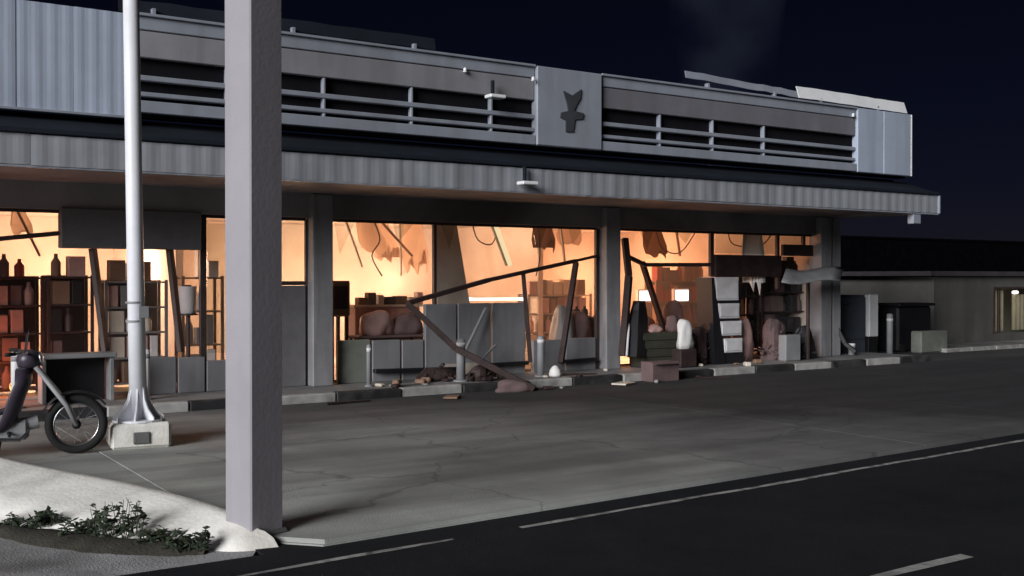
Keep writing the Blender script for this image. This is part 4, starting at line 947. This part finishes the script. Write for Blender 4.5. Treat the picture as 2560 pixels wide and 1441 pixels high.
# ================================================================== RIGHT OF THE SHOP
# pale hanging awning scrap on a post
rows = []
for q in range(5):
    s = q / 4; rows.append([at(1965 + 145 * i / 6 - 12 * s, 672 + 34 * s + 6 * math.sin(i), 14.3 - .3 * s) for i in range(7)])
t = thing('awning_scrap', (ax(2035, 14.4), 14.4, .118), 'pale torn awning scrap on a thin post beside the shop corner', 'awning')
MB().sheet(rows, .012).build('cloth', 'grey', t, True)
pz = at(2040, 690, 14.42).z
MB().bar((ax(2020, 14.5), 14.5, .118), (ax(2020, 14.5), 14.5, pz + .0), .06, .06).build('post', 'frame', t)
wreck('fallen_pole', [('pole', at(2140, 880, 14.6), at(2112, 858, 14.8), .09), ('pole', at(2112, 858, 14.8), at(2046, 728, 15.2), .10)], 'black', 'dark pole slanting before the blue-grey cabinet', 'pole')
Yb = 15.9
x0, x1 = ax(2085, Yb), ax(2168, Yb); zt = at(2120, 738, Yb).z
t = thing('ice_cabinet', ((x0 + x1) / 2, Yb + .3, -.02), 'blue-grey cabinet standing beyond the shop corner with a pale edge strip', 'cabinet')
MB().box(x0, x1, Yb, Yb + .7, -.03, zt, c=.06).build('casing', 'blue', t)
MB().box(x0 + .08, x1 - .08, Yb - .02, Yb - .001, .35, zt - .2, c=.01).build('door', 'blue', t)
x2 = ax(2192, Yb); MB().box(x1 + .02, x2, Yb - .05, Yb + .1, at(2180, 842, Yb).z, at(2180, 736, Yb).z, c=.02).build('edge_strip', 'white_metal', t)
MB().box(x1 + .02, x2, Yb - .02, Yb + .5, -.03, at(2180, 844, Yb).z, c=.01).build('plinth', 'black', t)
t = thing('waste_bin', (ax(2290, 16.2), 16.4, -.03), 'black wheeled waste bin between white-topped post and low wall', 'bin')
x0, x1 = ax(2245, 16.2), ax(2330, 16.2)
MB().box(x0, x1, 16.2, 16.8, -.03, 1.05, c=.05).build('bin_body', 'black', t); MB().box(x0 - .04, x1 + .04, 16.12, 16.85, 1.051, 1.12, c=.02).build('lid', 'black', t)
for X in (x0 + .12, x1 - .12): MB().tube([(X, 16.15, .07), (X, 16.2, .07)], .10, 14).build('wheel', 'rubber', t)
bollard(ax(2225, 15.6), 15.6, -.03, .95, .07, 'grey', 'tall grey post with white band beside the black waste bin')
single('low_block', MB().box(ax(2285, 15.9), ax(2352, 15.9), 15.7, 16.0, -.03, .48, c=.03), 'green', 'low greenish concrete block before the black waste bin', 'block')
struct('side_yard', MB().box(17.85, 60, 13.9, 40, -.33, -.03), 'slab_black')
# outbuilding with a lit window
ob = thing('outbuilding', (24.5, 17.0, -.03), 'low dull outbuilding with a lit window beyond the shop corner', 'outbuilding')
OY = 17.0
ox0, ox1 = ax(2335, OY), 42.0
wx0 = ax(2484, OY); wz0, wz1 = at(2520, 832, OY).z, at(2520, 722, OY).z; wx1 = wx0 + 2.2
zt = at(2450, 690, OY).z
part('wall', MB().box(ox0, wx0, OY, OY + .2, -.05, zt), 'outwall', ob); part('wall', MB().box(wx1, ox1, OY, OY + .2, -.05, zt), 'outwall', ob)
part('wall', MB().box(wx0 + .001, wx1 - .001, OY, OY + .2, -.05, wz0), 'outwall', ob); part('wall', MB().box(wx0 + .001, wx1 - .001, OY, OY + .2, wz1, zt), 'outwall', ob)
part('wall', MB().box(ox0, ox0 + .2, OY + .21, OY + 5, -.05, zt), 'outwall', ob); part('wall', MB().box(ox0, ox1, OY + 5.01, OY + 5.2, -.05, zt), 'outwall', ob)
part('roof', MB().box(ox0 - .3, ox1, OY - .12, OY + 5.4, zt + .002, zt + .12), 'darkroof', ob)
wn = part('window', MB().box(wx0 - .05, wx0, OY - .03, OY + .1, wz0, wz1 + .05).box(wx0, wx1, OY - .03, OY + .1, wz1, wz1 + .05), 'frame', ob)
MB().box(wx0 + .28, wx0 + .34, OY + .02, OY + .08, wz0, wz1).build('glazing_bar', 'frame', wn)
MB().box(wx0, wx1, OY + .04, OY + .05, wz0, wz1).build('pane', 'glass', wn)
n = 40
for xa, xb, za, zb in ((.30, .62, .05, .04), (1.05, 2.15, .06, .16)):
    rows = [[], []]
    for i in range(n + 1):
        X = wx0 + xa + (xb - xa) * i / n
        for q, z in enumerate((wz0 + za, wz1 - zb)): rows[q].append((X, OY + .13 + .018 * math.sin(i * .9), z))
    MB().sheet(rows, .004).build('curtain', 'curtain', wn)
t = thing('room_lamp', (wx0 + 1.15, OY + .3, wz1 - .2), 'small white lamp glowing in the outbuilding window', 'lamp')
MB().lathe([(.02, -.05), (.07, -.04), (.09, 0), (.07, .04), (.02, .05)], (wx0 + 1.15, OY + .10, wz1 - .10), 14).build('globe', 'lit', t, True)
MB().tube([(wx0 + 1.15, OY + .10, wz1 - .05), (wx0 + 1.15, OY + .10, wz1 + .02)], .006, 6).build('cord', 'black', t)
l = bpy.data.lights.new('room_light', 'POINT'); l.energy = 10; l.color = (1, .87, .7); l.shadow_soft_size = .1
o = bpy.data.objects.new('room_light', l); COL.objects.link(o); o.parent = t; o.location = (-.1, .45, -.25)
part('room_wall', MB().box(ox0 + .3, ox1, OY + 1.6, OY + 1.7, -.05, zt), 'wall', ob)
# pale kerb before the outbuilding
x = ax(2362, 15.6); 
kb = struct('side_path', MB().box(x, 42, 15.7, 16.99, -.2, .03), 'walk')
for i in range(12): MB().box(x + i * 1.0 + .01, x + (i + 1) * 1.0 - .01, 15.56, 15.698, -.2, .06, c=.012).build('kerb_stone', 'kerb_white', kb)
# dark boundary wall behind
t = thing('boundary_wall', (40, 30, -.1), 'dark boundary wall far behind the outbuilding', 'wall')
MB().box(17.85, 140, 30, 30.3, -.3, 3.4).build('wall_face', 'hedge', t); MB().box(17.8, 140, 29.95, 30.35, 3.401, 3.5, c=.01).build('coping', 'hedge', t)
for o in bpy.data.objects:
    if '_loc' in o: del o['_loc']
